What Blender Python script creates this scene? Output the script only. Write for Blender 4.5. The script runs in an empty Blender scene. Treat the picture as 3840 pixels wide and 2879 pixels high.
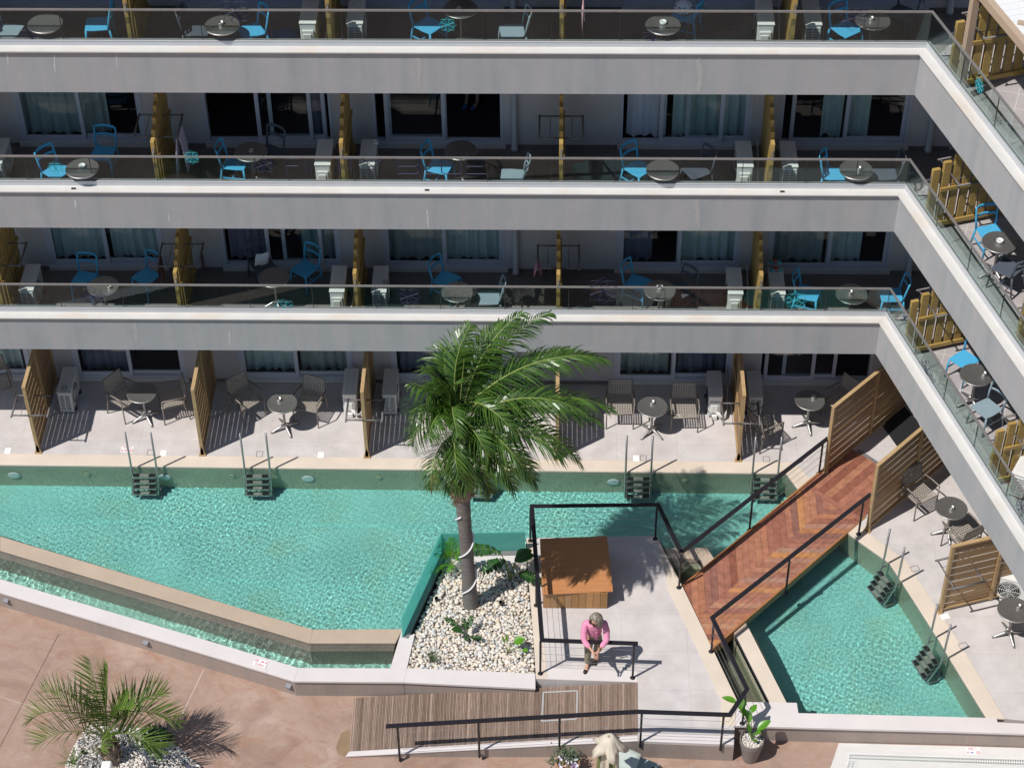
import bpy, bmesh, math, random
import numpy as np
from mathutils import Vector, Matrix
random.seed(7)
PI = math.pi
SC = bpy.context.scene
COL = SC.collection
# ------------------------------------------------------------------ camera (solved from the photograph)
CAMP = Vector((-0.09423883, -29.90254432, 29.70243684))
YAW, PITCH, ROLL = math.radians(-1.52869977), math.radians(43.15513606), math.radians(-0.69425869)
FOC = 7765.0
fwd = Vector((math.sin(YAW)*math.cos(PITCH), math.cos(YAW)*math.cos(PITCH), -math.sin(PITCH)))
_r = Vector((math.cos(YAW), -math.sin(YAW), 0)); _u = _r.cross(fwd)
CR = _r*math.cos(ROLL)+_u*math.sin(ROLL); CU = -_r*math.sin(ROLL)+_u*math.cos(ROLL)
TX = {'1': 0, '2': 950, '3': 1900, '4': 2840}; TY = {'A': 0, 'B': 700, 'C': 1400, 'D': 2129}
KK = 1000/2211
def ray(t, a, b):
    x = TX[t[1]]+a*KK; y = TY[t[0]]+b*KK
    return fwd+CR*((x-1920)/FOC)-CU*((y-1439.5)/FOC)
def at(t, a, b, z=0.0):            # point of the scene seen at a place of the photograph, on the level z
    d = ray(t, a, b); return CAMP+d*((z-CAMP.z)/d.z)
def ay(t, a, b, y=0.0):            # the same on the facade-parallel plane y
    d = ray(t, a, b); return CAMP+d*((y-CAMP.y)/d.y)
# ------------------------------------------------------------------ wing frame
WO = Vector((6.19, 0, 0)); WANG = math.atan2(-.955, .297)
WM = Matrix.Translation(WO) @ Matrix.Rotation(WANG, 4, 'Z')
def w(s, t, z=0): return WM @ Vector((s, t, z))
# ------------------------------------------------------------------ materials
def new_mat(name):
    m = bpy.data.materials.new(name); m.use_nodes = True
    nt = m.node_tree; return m, nt, nt.nodes['Principled BSDF'], nt.links
def N(nt, typ, **kw):
    n = nt.nodes.new(typ)
    for k, v in kw.items():
        if k in n.inputs: n.inputs[k].default_value = v
        else: setattr(n, k, v)
    return n
def ramp(nt, stops):
    r = nt.nodes.new('ShaderNodeValToRGB'); e = r.color_ramp.elements
    while len(e) < len(stops): e.new(.5)
    for i, (p, c) in enumerate(stops): e[i].position = p; e[i].color = (*c, 1)
    return r
def scl(c, k): return tuple(min(1, x*k) for x in c)
def mat(name, c, rough=.6, var=.12, scale=3.0, metal=0.0, bump=0.0, bscale=60, stretch=(1, 1, 1), island=0.0, c2=None, detail=6, spec=None, stain=0.0, stainc=None):
    """Plain surface: a base colour that varies with noise, optionally per piece, with a fine bump."""
    m, nt, b, L = new_mat(name)
    geo = N(nt, 'ShaderNodeNewGeometry')
    mp = N(nt, 'ShaderNodeMapping'); mp.inputs['Scale'].default_value = stretch
    L.new(geo.outputs['Position'], mp.inputs['Vector'])
    nz = N(nt, 'ShaderNodeTexNoise', Scale=scale, Detail=detail, Roughness=.6)
    L.new(mp.outputs[0], nz.inputs['Vector'])
    rp = ramp(nt, [(.25, scl(c, 1-var)), (.75, c2 if c2 else scl(c, 1+var))])
    L.new(nz.outputs['Fac'], rp.inputs[0]); out = rp.outputs[0]
    if island:
        rm = N(nt, 'ShaderNodeMapRange'); rm.inputs['To Min'].default_value = 1-island; rm.inputs['To Max'].default_value = 1+island
        L.new(geo.outputs['Random Per Island'], rm.inputs['Value'])
        hs = N(nt, 'ShaderNodeHueSaturation'); L.new(rm.outputs[0], hs.inputs['Value']); L.new(out, hs.inputs['Color']); out = hs.outputs[0]
    if stain:
        n2 = N(nt, 'ShaderNodeTexNoise', Scale=scale*.35, Detail=8, Roughness=.65); L.new(mp.outputs[0], n2.inputs['Vector'])
        r2 = ramp(nt, [(.52, (0, 0, 0)), (.68, (1, 1, 1))]); L.new(n2.outputs['Fac'], r2.inputs[0])
        ml = N(nt, 'ShaderNodeMath', operation='MULTIPLY'); L.new(r2.outputs[0], ml.inputs[0]); ml.inputs[1].default_value = stain
        mx = N(nt, 'ShaderNodeMix', data_type='RGBA'); L.new(ml.outputs[0], mx.inputs[0]); L.new(out, mx.inputs[6]); mx.inputs[7].default_value = (*(stainc or scl(c, .6)), 1); out = mx.outputs[2]
    L.new(out, b.inputs['Base Color'])
    b.inputs['Roughness'].default_value = rough; b.inputs['Metallic'].default_value = metal
    if spec is not None: b.inputs['Specular IOR Level'].default_value = spec
    if bump:
        nb = N(nt, 'ShaderNodeTexNoise', Scale=bscale, Detail=4); L.new(mp.outputs[0], nb.inputs['Vector'])
        bp = N(nt, 'ShaderNodeBump', Strength=bump, Distance=.02); L.new(nb.outputs['Fac'], bp.inputs['Height']); L.new(bp.outputs[0], b.inputs['Normal'])
    return m
def tile_mat(name, c1, c2, grout, size, rough=.4, wall=False, mortar=.02, rot=0.0, ratio=1.0, offset=0.0, var=.15, nscale=1.2, blotch=None, bl=.0):
    m, nt, b, L = new_mat(name)
    geo = N(nt, 'ShaderNodeNewGeometry'); sp = N(nt, 'ShaderNodeSeparateXYZ'); cb = N(nt, 'ShaderNodeCombineXYZ')
    L.new(geo.outputs['Position'], sp.inputs[0])
    if wall:
        sb = N(nt, 'ShaderNodeMath', operation='SUBTRACT'); L.new(sp.outputs[0], sb.inputs[0]); L.new(sp.outputs[1], sb.inputs[1])
        L.new(sb.outputs[0], cb.inputs[0]); L.new(sp.outputs[2], cb.inputs[1])
    else:
        L.new(sp.outputs[0], cb.inputs[0]); L.new(sp.outputs[1], cb.inputs[1])
    mp = N(nt, 'ShaderNodeMapping'); mp.inputs['Rotation'].default_value = (0, 0, rot); L.new(cb.outputs[0], mp.inputs['Vector'])
    br = N(nt, 'ShaderNodeTexBrick', offset=offset); L.new(mp.outputs[0], br.inputs['Vector'])
    for k, v in (('Scale', 1.0), ('Brick Width', size*ratio), ('Row Height', size), ('Mortar Size', size*mortar), ('Mortar Smooth', .1), ('Bias', 0)): br.inputs[k].default_value = v
    br.inputs['Color1'].default_value = (*c1, 1); br.inputs['Color2'].default_value = (*c2, 1); br.inputs['Mortar'].default_value = (*grout, 1)
    nz = N(nt, 'ShaderNodeTexNoise', Scale=nscale, Detail=8, Roughness=.62); L.new(geo.outputs['Position'], nz.inputs['Vector'])
    rm = N(nt, 'ShaderNodeMapRange'); L.new(nz.outputs['Fac'], rm.inputs['Value']); rm.inputs['From Min'].default_value = .25; rm.inputs['From Max'].default_value = .75
    rm.inputs['To Min'].default_value = 1-var; rm.inputs['To Max'].default_value = 1+var
    hs = N(nt, 'ShaderNodeHueSaturation'); L.new(br.outputs['Color'], hs.inputs['Color']); L.new(rm.outputs[0], hs.inputs['Value']); out = hs.outputs[0]
    if blotch:
        n2 = N(nt, 'ShaderNodeTexNoise', Scale=.8, Detail=5, Roughness=.7); L.new(geo.outputs['Position'], n2.inputs['Vector'])
        r2 = ramp(nt, [(.5, (0, 0, 0)), (.72, (bl, bl, bl))]); L.new(n2.outputs['Fac'], r2.inputs[0])
        mx = N(nt, 'ShaderNodeMix', data_type='RGBA'); L.new(r2.outputs[0], mx.inputs[0]); L.new(out, mx.inputs[6]); mx.inputs[7].default_value = (*blotch, 1); out = mx.outputs[2]
    L.new(out, b.inputs['Base Color']); b.inputs['Roughness'].default_value = rough
    return m
def glass_mat(name, tint, refl=(1, 1, 1), boost=1.6, base=.0, rough=0.0):
    """Thin pane: lets light through with a tint and mirrors by Fresnel."""
    m = bpy.data.materials.new(name); m.use_nodes = True; nt = m.node_tree; L = nt.links
    nt.nodes.remove(nt.nodes['Principled BSDF']); out = nt.nodes['Material Output']
    tr = N(nt, 'ShaderNodeBsdfTransparent'); tr.inputs[0].default_value = (*tint, 1)
    gl = N(nt, 'ShaderNodeBsdfAnisotropic'); gl.inputs['Color'].default_value = (*refl, 1); gl.inputs['Roughness'].default_value = rough
    fr = N(nt, 'ShaderNodeFresnel', IOR=1.5); ma = N(nt, 'ShaderNodeMath', operation='MULTIPLY_ADD', use_clamp=True)
    L.new(fr.outputs[0], ma.inputs[0]); ma.inputs[1].default_value = boost; ma.inputs[2].default_value = base
    ge = N(nt, 'ShaderNodeNewGeometry'); iv = N(nt, 'ShaderNodeMath', operation='SUBTRACT'); iv.inputs[0].default_value = 1; L.new(ge.outputs['Backfacing'], iv.inputs[1])
    m2 = N(nt, 'ShaderNodeMath', operation='MULTIPLY'); L.new(ma.outputs[0], m2.inputs[0]); L.new(iv.outputs[0], m2.inputs[1])   # the far face of the pane adds no second mirror
    mx = N(nt, 'ShaderNodeMixShader'); L.new(m2.outputs[0], mx.inputs[0]); L.new(tr.outputs[0], mx.inputs[1]); L.new(gl.outputs[0], mx.inputs[2]); L.new(mx.outputs[0], out.inputs[0])
    return m
def table_mat(name):
    """Polished steel disc with rows of pressed dimples."""
    m, nt, b, L = new_mat(name)
    tc = N(nt, 'ShaderNodeTexCoord'); mp = N(nt, 'ShaderNodeMapping'); mp.inputs['Scale'].default_value = (28, 28, 28); mp.inputs['Rotation'].default_value = (0, 0, .785)
    L.new(tc.outputs['Object'], mp.inputs[0])
    v = N(nt, 'ShaderNodeTexVoronoi', Scale=1.0, Randomness=0.0); L.new(mp.outputs[0], v.inputs['Vector'])
    r = ramp(nt, [(.26, (.66, .63, .58)), (.44, (.07, .065, .06))]); L.new(v.outputs['Distance'], r.inputs[0]); L.new(r.outputs[0], b.inputs['Base Color'])
    b.inputs['Metallic'].default_value = .75; b.inputs['Roughness'].default_value = .42
    bp = N(nt, 'ShaderNodeBump', Strength=.5, Distance=.006); L.new(v.outputs['Distance'], bp.inputs['Height']); L.new(bp.outputs[0], b.inputs['Normal'])
    return m
def wood_mat(name, c, c2, island=.25, dirn=(1, 1, 12), rough=.55, knots=True):
    m, nt, b, L = new_mat(name)
    geo = N(nt, 'ShaderNodeNewGeometry'); tc = N(nt, 'ShaderNodeTexCoord'); mp = N(nt, 'ShaderNodeMapping'); mp.inputs['Scale'].default_value = dirn
    L.new(tc.outputs['Object'], mp.inputs[0])
    ad = N(nt, 'ShaderNodeVectorMath', operation='ADD'); sc = N(nt, 'ShaderNodeVectorMath', operation='SCALE'); L.new(geo.outputs['Random Per Island'], sc.inputs[0]); sc.inputs[3].default_value = 37
    L.new(mp.outputs[0], ad.inputs[0]); L.new(sc.outputs[0], ad.inputs[1])
    nz = N(nt, 'ShaderNodeTexNoise', Scale=2.2, Detail=7, Roughness=.65); L.new(ad.outputs[0], nz.inputs['Vector'])
    rp = ramp(nt, [(.28, c), (.72, c2)]); L.new(nz.outputs['Fac'], rp.inputs[0])
    rm = N(nt, 'ShaderNodeMapRange'); rm.inputs['To Min'].default_value = 1-island; rm.inputs['To Max'].default_value = 1+island; L.new(geo.outputs['Random Per Island'], rm.inputs['Value'])
    hs = N(nt, 'ShaderNodeHueSaturation'); L.new(rm.outputs[0], hs.inputs['Value']); L.new(rp.outputs[0], hs.inputs['Color'])
    L.new(hs.outputs[0], b.inputs['Base Color']); b.inputs['Roughness'].default_value = rough
    bp = N(nt, 'ShaderNodeBump', Strength=.25, Distance=.01); L.new(nz.outputs['Fac'], bp.inputs['Height']); L.new(bp.outputs[0], b.inputs['Normal'])
    return m
def island_ramp_mat(name, stops, rough=.6, noise=.15, nscale=30, grain=None, bump=.3):
    m, nt, b, L = new_mat(name)
    geo = N(nt, 'ShaderNodeNewGeometry'); rp = ramp(nt, stops); L.new(geo.outputs['Random Per Island'], rp.inputs[0])
    mp = N(nt, 'ShaderNodeMapping'); L.new(geo.outputs['Position'], mp.inputs[0])
    if grain: mp.inputs['Scale'].default_value = grain
    nz = N(nt, 'ShaderNodeTexNoise', Scale=nscale, Detail=6, Roughness=.65); L.new(mp.outputs[0], nz.inputs['Vector'])
    rm = N(nt, 'ShaderNodeMapRange'); rm.inputs['From Min'].default_value = .3; rm.inputs['From Max'].default_value = .7; rm.inputs['To Min'].default_value = 1-noise; rm.inputs['To Max'].default_value = 1+noise; L.new(nz.outputs['Fac'], rm.inputs['Value'])
    hs = N(nt, 'ShaderNodeHueSaturation'); L.new(rm.outputs[0], hs.inputs['Value']); L.new(rp.outputs[0], hs.inputs['Color']); L.new(hs.outputs[0], b.inputs['Base Color'])
    b.inputs['Roughness'].default_value = rough
    bp = N(nt, 'ShaderNodeBump', Strength=bump, Distance=.01); L.new(nz.outputs['Fac'], bp.inputs['Height']); L.new(bp.outputs[0], b.inputs['Normal'])
    return m
def leaf_mat(name, c, c2, rough=.38, trans=.25):
    m, nt, b, L = new_mat(name)
    geo = N(nt, 'ShaderNodeNewGeometry'); rp = ramp(nt, [(0, c), (1, c2)]); L.new(geo.outputs['Random Per Island'], rp.inputs[0]); L.new(rp.outputs[0], b.inputs['Base Color'])
    b.inputs['Roughness'].default_value = rough
    tr = N(nt, 'ShaderNodeBsdfTranslucent'); hs = N(nt, 'ShaderNodeHueSaturation', Value=1.5, Saturation=1.15); L.new(rp.outputs[0], hs.inputs['Color']); L.new(hs.outputs[0], tr.inputs[0])
    mx = N(nt, 'ShaderNodeMixShader'); mx.inputs[0].default_value = trans; L.new(b.outputs[0], mx.inputs[1]); L.new(tr.outputs[0], mx.inputs[2]); L.new(mx.outputs[0], nt.nodes['Material Output'].inputs[0])
    return m
def stucco_mat(name, c):
    """Painted render with faint vertical run marks and a few pale drips."""
    m, nt, b, L = new_mat(name)
    geo = N(nt, 'ShaderNodeNewGeometry'); mp = N(nt, 'ShaderNodeMapping'); mp.inputs['Scale'].default_value = (1.3, 1.3, .12); L.new(geo.outputs['Position'], mp.inputs[0])
    nz = N(nt, 'ShaderNodeTexNoise', Scale=1.6, Detail=7, Roughness=.6); L.new(mp.outputs[0], nz.inputs['Vector'])
    rp = ramp(nt, [(.3, scl(c, .88)), (.47, c), (.56, (c[0]*1.09, c[1]*1.02, c[2]*1.01)), (.72, (c[0]*.92, c[1]*.97, c[2]*.97))]); L.new(nz.outputs['Fac'], rp.inputs[0])
    m2 = N(nt, 'ShaderNodeMapping'); m2.inputs['Scale'].default_value = (5, 5, .5); L.new(geo.outputs['Position'], m2.inputs[0])
    n2 = N(nt, 'ShaderNodeTexNoise', Scale=2.0, Detail=3, Roughness=.7); L.new(m2.outputs[0], n2.inputs['Vector'])
    r2 = ramp(nt, [(.655, (0, 0, 0)), (.70, (.28, .28, .28))]); L.new(n2.outputs['Fac'], r2.inputs[0])
    mx = N(nt, 'ShaderNodeMix', data_type='RGBA'); L.new(r2.outputs[0], mx.inputs[0]); L.new(rp.outputs[0], mx.inputs[6]); mx.inputs[7].default_value = (*scl(c, 1.35), 1)
    n3 = N(nt, 'ShaderNodeTexNoise', Scale=2.5, Detail=6, Roughness=.75); L.new(geo.outputs['Position'], n3.inputs['Vector'])
    rm = N(nt, 'ShaderNodeMapRange'); L.new(n3.outputs['Fac'], rm.inputs['Value']); rm.inputs['To Min'].default_value = .87; rm.inputs['To Max'].default_value = 1.13
    hs = N(nt, 'ShaderNodeHueSaturation'); L.new(mx.outputs[2], hs.inputs['Color']); L.new(rm.outputs[0], hs.inputs['Value'])
    L.new(hs.outputs[0], b.inputs['Base Color']); b.inputs['Roughness'].default_value = .85
    nb = N(nt, 'ShaderNodeTexNoise', Scale=140, Detail=3); L.new(geo.outputs['Position'], nb.inputs['Vector'])
    bp = N(nt, 'ShaderNodeBump', Strength=.25, Distance=.01); L.new(nb.outputs['Fac'], bp.inputs['Height']); L.new(bp.outputs[0], b.inputs['Normal'])
    return m
M = {}
M['stucco'] = stucco_mat('grey_stucco', (.365, .378, .392))
M['wall'] = mat('white_wall_paint', (.56, .54, .55), .85, .06, 1.5, bump=.2, bscale=120)
M['soffit'] = mat('soffit_paint', (.5, .5, .5), .9, .05)
M['marble'] = mat('white_marble', (.64, .62, .595), .35, .07, 2.2, stretch=(1, 1, 1), stain=.5, stainc=(.62, .50, .38), detail=9)
M['alu'] = mat('white_aluminium', (.50, .525, .55), .35, .04, 5)
M['frame'] = mat('door_frame_aluminium', (.55, .58, .66), .4, .05, 6)
M['steel'] = mat('brushed_steel', (.44, .43, .42), .42, .1, 20, metal=.9)
M['rail_steel'] = mat('dull_steel', (.30, .29, .29), .5, .1, 10, metal=.5)
M['rack_steel'] = mat('rack_steel', (.16, .15, .15), .55, .1, 10, metal=.4)
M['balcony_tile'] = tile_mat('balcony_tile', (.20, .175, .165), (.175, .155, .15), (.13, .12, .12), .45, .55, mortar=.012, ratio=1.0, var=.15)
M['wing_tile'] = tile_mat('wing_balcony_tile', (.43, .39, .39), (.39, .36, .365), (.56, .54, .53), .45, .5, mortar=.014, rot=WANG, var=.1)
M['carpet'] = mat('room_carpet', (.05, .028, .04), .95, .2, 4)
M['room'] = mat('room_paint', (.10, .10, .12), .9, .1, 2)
M['glass'] = glass_mat('balustrade_glass', (.86, .915, .905), refl=(.78, .92, .93), boost=1.15, base=.0)
M['pane'] = glass_mat('door_pane_glass', (.93, .965, .965), boost=1.5, base=.01)
def frosted(name, c, k):
    m, nt, b, L = new_mat(name); b.inputs['Base Color'].default_value = (*c, 1); b.inputs['Roughness'].default_value = .1
    tr = N(nt, 'ShaderNodeBsdfTranslucent'); tr.inputs[0].default_value = (*scl(c, 1.5), 1); mx = N(nt, 'ShaderNodeMixShader'); mx.inputs[0].default_value = k
    L.new(b.outputs[0], mx.inputs[1]); L.new(tr.outputs[0], mx.inputs[2]); L.new(mx.outputs[0], nt.nodes['Material Output'].inputs[0]); return m
M['teal_glass'] = frosted('frosted_teal_glass', (.27, .60, .56), .68)
M['seal'] = mat('black_seal', (.02, .02, .022), .5, .1)
M['curtain'] = mat('pale_curtain', (.62, .72, .70), .9, .08, 6)
M['curtain_grey'] = mat('grey_green_curtain', (.44, .50, .48), .9, .1, 6)
M['curtain_white'] = mat('white_curtain', (.66, .69, .76), .9, .06, 6)
M['curtain_dark'] = mat('violet_curtain', (.22, .22, .30), .9, .15, 6)
M['yellow_wood'] = wood_mat('treated_pine', (.33, .21, .055), (.52, .36, .12), .14)
M['tan_wood'] = wood_mat('tan_pine', (.34, .21, .10), (.52, .36, .19), .10)
M['tan_slat'] = wood_mat('tan_pine_slat', (.23, .135, .06), (.36, .23, .115), .16, dirn=(1, 12, 12))
M['blue'] = mat('blue_plastic', (.075, .40, .66), .42, .06, 5)
M['dark_plastic'] = mat('slate_plastic', (.085, .10, .13), .45, .08, 5)
M['lit_dark_plastic'] = mat('sunlit_slate_plastic', (.25, .33, .38), .45, .06, 5)  # dark slate chairs in sun: the sunlit paleness is put into the colour
M['taupe'] = mat('taupe_metal', (.21, .18, .155), .4, .06, 10)
M['weave'] = mat('beige_weave', (.38, .335, .29), .8, .12, 40)
M['table'] = table_mat('dimpled_steel')
M['ac'] = mat('ac_enamel', (.72, .72, .70), .4, .04, 4)
M['ac_dark'] = mat('ac_fin_dark', (.035, .05, .05), .6, .3, 30)  # near-black colour of the fan disc and coil end
M['ac_hose'] = mat('white_hose', (.6, .6, .58), .6, .1)
M['deck'] = tile_mat('terrace_paving', (.575, .53, .515), (.555, .52, .51), (.47, .43, .415), .9, .55, mortar=.0055, ratio=1.35, var=.15, nscale=2.2, blotch=(.48, .42, .39), bl=.6)
M['kerb'] = mat('beige_coping_stone', (.66, .565, .47), .6, .08, 1.6, stain=.25, stainc=(.55, .44, .34), bump=.1)
M['weirtop'] = mat('wet_beige_stone', (.47, .375, .29), .35, .10, 1.6, stain=.4, stainc=(.40, .31, .23), bump=.1)
M['sill'] = mat('pinkish_white_stone', (.66, .61, .60), .6, .06, 1.8, stain=.3, stainc=(.58, .53, .50), bump=.12)
M['taupe_wall'] = stucco_mat('taupe_render', (.335, .28, .245))
M['floor_tile'] = tile_mat('pool_floor_mosaic', (.31, .72, .65), (.255, .62, .56), (.38, .71, .64), .05, .3, mortar=.08, var=.14, nscale=.9, blotch=(.36, .58, .38), bl=.55)
M['wall_tile'] = tile_mat('pool_wall_mosaic', (.50, .50, .35), (.36, .38, .26), (.58, .57, .45), .05, .35, wall=True, mortar=.12, var=.15)
M['weir_tile'] = tile_mat('weir_mosaic', (.30, .25, .20), (.19, .155, .125), (.42, .36, .31), .04, .3, wall=True, mortar=.1, var=.2)
M['chan_tile'] = tile_mat('channel_mosaic', (.36, .66, .57), (.30, .56, .48), (.42, .66, .56), .05, .3, mortar=.08, var=.2)
M['terracotta'] = mat('stained_terracotta_concrete', (.36, .225, .165), .8, .17, .9, c2=(.46, .32, .25), stain=.65, stainc=(.46, .27, .19), bump=.15, bscale=40, detail=10)
def terracotta():
    m, nt, b, L = new_mat('stained_terracotta_concrete'); geo = N(nt, 'ShaderNodeNewGeometry')
    def nz(sc, det, ro, dis=0.0, stretch=None):
        v = geo.outputs['Position']
        if stretch: mp = N(nt, 'ShaderNodeMapping'); mp.inputs['Scale'].default_value = stretch; mp.inputs['Rotation'].default_value = (0, 0, .35); L.new(v, mp.inputs[0]); v = mp.outputs[0]
        n_ = N(nt, 'ShaderNodeTexNoise', Scale=sc, Detail=det, Roughness=ro, Distortion=dis); L.new(v, n_.inputs['Vector']); return n_.outputs['Fac']
    r1 = ramp(nt, [(.30, (.235, .148, .11)), (.45, (.34, .228, .176)), (.57, (.385, .268, .21)), (.70, (.46, .345, .285))]); L.new(nz(.55, 9, .66, .8), r1.inputs[0]); col = r1.outputs[0]
    for sc, lo, hi, c, k, st in ((1.6, .50, .66, (.33, .185, .125), .8, (1, 1.6, 1)), (2.6, .54, .70, (.45, .355, .30), .5, (1, 2.2, 1)), (.9, .55, .72, (.235, .145, .115), .65, None), (5.5, .55, .72, (.27, .17, .13), .6, (1, 1.8, 1))):
        rr_ = ramp(nt, [(lo, (0, 0, 0)), (hi, (k, k, k))]); L.new(nz(sc, 8, .68, 1.1, st), rr_.inputs[0]); mx = N(nt, 'ShaderNodeMix', data_type='RGBA'); L.new(rr_.outputs[0], mx.inputs[0]); L.new(col, mx.inputs[6]); mx.inputs[7].default_value = (*c, 1); col = mx.outputs[2]
    L.new(col, b.inputs['Base Color']); b.inputs['Roughness'].default_value = .75
    bp = N(nt, 'ShaderNodeBump', Strength=.15, Distance=.01); L.new(nz(40, 4, .5), bp.inputs['Height']); L.new(bp.outputs[0], b.inputs['Normal']); return m
M['terracotta'] = terracotta()
M['joint'] = mat('dark_joint', (.17, .10, .08), .9, .1)
M['pale_joint'] = mat('pale_joint', (.50, .40, .34), .9, .1)
M['ramp_rib'] = island_ramp_mat('ribbed_concrete', [(0, (.17, .115, .085)), (.5, (.25, .175, .135)), (1, (.33, .235, .185))], .8, .25, 6, grain=(6, .8, 1))
M['bridge'] = island_ramp_mat('ipe_planks', [(0, (.23, .085, .055)), (.3, (.34, .145, .10)), (.5, (.39, .165, .09)), (.66, (.35, .20, .155)), (.8, (.48, .21, .07)), (.9, (.30, .125, .09)), (1, (.21, .105, .085))], .45, .28, 7, bump=.2)
M['bridge_edge'] = wood_mat('ipe_edge', (.28, .11, .04), (.42, .19, .07), .1, dirn=(8, 8, 8))
M['chest_top'] = wood_mat('chest_top_board', (.43, .18, .07), (.54, .245, .10), .05, dirn=(1, 8, 1), rough=.5)
M['chest_side'] = island_ramp_mat('chest_boards', [(0, (.30, .155, .05)), (.5, (.42, .22, .085)), (1, (.36, .21, .10))], .55, .2, 12, grain=(6, 6, 1))
M['black_rail'] = mat('black_rail_paint', (.017, .016, .021), .35, .1, 8, spec=.35)
M['pebble'] = island_ramp_mat('pebbles', [(0, (.44, .46, .48)), (.2, (.66, .64, .61)), (.45, (.72, .64, .53)), (.7, (.76, .70, .62)), (.85, (.68, .55, .42)), (1, (.58, .58, .58))], .55, .12, 50, bump=.1)
M['white_pebble'] = island_ramp_mat('white_gravel', [(0, (.66, .62, .58)), (.3, (.78, .74, .70)), (.8, (.78, .71, .65)), (1, (.64, .54, .46))], .6, .12, 60, bump=.1)
M['soil'] = mat('sandy_soil', (.30, .26, .21), .95, .3, 12)
M['palm_leaf'] = leaf_mat('palm_leaflets', (.017, .055, .010), (.095, .185, .03), .34, .18)
M['palm_dry'] = mat('palm_rachis', (.24, .30, .08), .5, .2, 10)
M['small_palm_leaf'] = leaf_mat('young_palm_leaflets', (.045, .10, .014), (.16, .25, .045), .4, .25)
M['trunk'] = mat('palm_trunk_bark', (.165, .15, .138), .85, .40, 6, stretch=(.6, .6, 5), bump=.7, bscale=14)
M['trunk_top'] = mat('palm_boot_fibre', (.26, .20, .15), .9, .35, 7, stretch=(2, 2, .8), bump=.8, bscale=20)
M['leaf'] = leaf_mat('broad_leaf', (.018, .065, .018), (.045, .14, .03), .35, .15)
M['leaf_bright'] = leaf_mat('bright_leaf', (.07, .24, .012), (.11, .32, .02), .35, .3)
M['leaf_grey'] = leaf_mat('grey_green_leaf', (.08, .12, .06), (.14, .19, .11), .5, .2)
M['stem'] = mat('green_stem', (.14, .20, .06), .5, .2, 10)
M['white_tube'] = mat('white_plastic_tube', (.78, .78, .80), .4, .02)
M['terra_pot'] = mat('clay_pot', (.42, .22, .10), .7, .12, 8)
M['grey_pot'] = mat('taupe_plastic_pot', (.22, .195, .18), .5, .06, 6)
M['canvas'] = mat('beige_canvas', (.60, .53, .43), .9, .08, 9)
M['olive'] = mat('olive_canvas', (.16, .18, .06), .9, .12, 9)
M['mint'] = mat('mint_fabric', (.36, .46, .44), .9, .12, 60, bump=.3, bscale=160)
M['mint_pale'] = mat('pale_sage_fabric', (.42, .47, .44), .9, .08, 30, bump=.2, bscale=120)
M['white_gloss'] = mat('white_gloss', (.78, .78, .78), .25, .02)
M['sign'] = mat('white_sign_plate', (.80, .78, .78), .4, .02)
M['red_ink'] = mat('red_ink', (.52, .05, .06), .6, .02)
M['blue_ink'] = mat('blue_ink', (.06, .08, .35), .6, .02)
M['plate'] = mat('white_hatch_plate', (.82, .80, .79), .4, .02)
M['dark_line'] = mat('hatch_joint', (.10, .09, .09), .8, .02)
M['lamp_white'] = mat('pool_lamp_lens', (.78, .85, .85), .3, .02)
M['inlet'] = mat('pool_inlet_ring', (.55, .62, .42), .4, .02)
M['rubber'] = mat('black_rubber', (.012, .014, .015), .5, .1)
M['ladder_mid'] = mat('ladder_tread_pad', (.34, .33, .28), .5, .1)
M['navy'] = mat('navy_film', (.012, .012, .055), .5, .02)
M['cyan'] = mat('cyan_film', (.02, .36, .42), .5, .02)
M['marble_grey'] = mat('veined_pool_marble', (.66, .64, .62), .45, .07, 1.5, stretch=(1, 3, 1), stain=.4, stainc=(.55, .52, .50))
M['grate'] = mat('white_grate', (.72, .72, .70), .5, .03)
M['grate_gap'] = mat('grate_gap', (.03, .03, .03), .9, .03)
M['lamp_grey'] = mat('grey_wall_lamp', (.16, .16, .19), .5, .03)
M['wood_beige'] = mat('beige_pergola_steel', (.44, .33, .24), .6, .05, 4)
M['pergola_white'] = mat('white_pergola_panel', (.72, .72, .72), .6, .04, 3, stretch=(30, 1, 1))
M['tape'] = mat('silver_tape', (.42, .42, .41), .35, .08, 20)
M['towel'] = mat('lilac_white_towel', (.62, .60, .72), .95, .06, 30)
M['towel_dark'] = mat('plum_towel', (.10, .06, .09), .95, .1, 20)
M['pink_cloth'] = mat('pink_cloth', (.62, .25, .42), .95, .1, 20)
M['black_cloth'] = mat('black_cloth', (.012, .012, .016), .95, .1, 20)
M['blue_cloth'] = mat('blue_cloth', (.05, .13, .32), .95, .1, 10)
M['rose_cloth'] = mat('rose_towel', (.5, .32, .36), .95, .1, 10)
M['red'] = mat('red_fabric', (.5, .03, .04), .7, .05)
M['teal'] = mat('teal_fabric', (.06, .42, .44), .7, .05)
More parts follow.
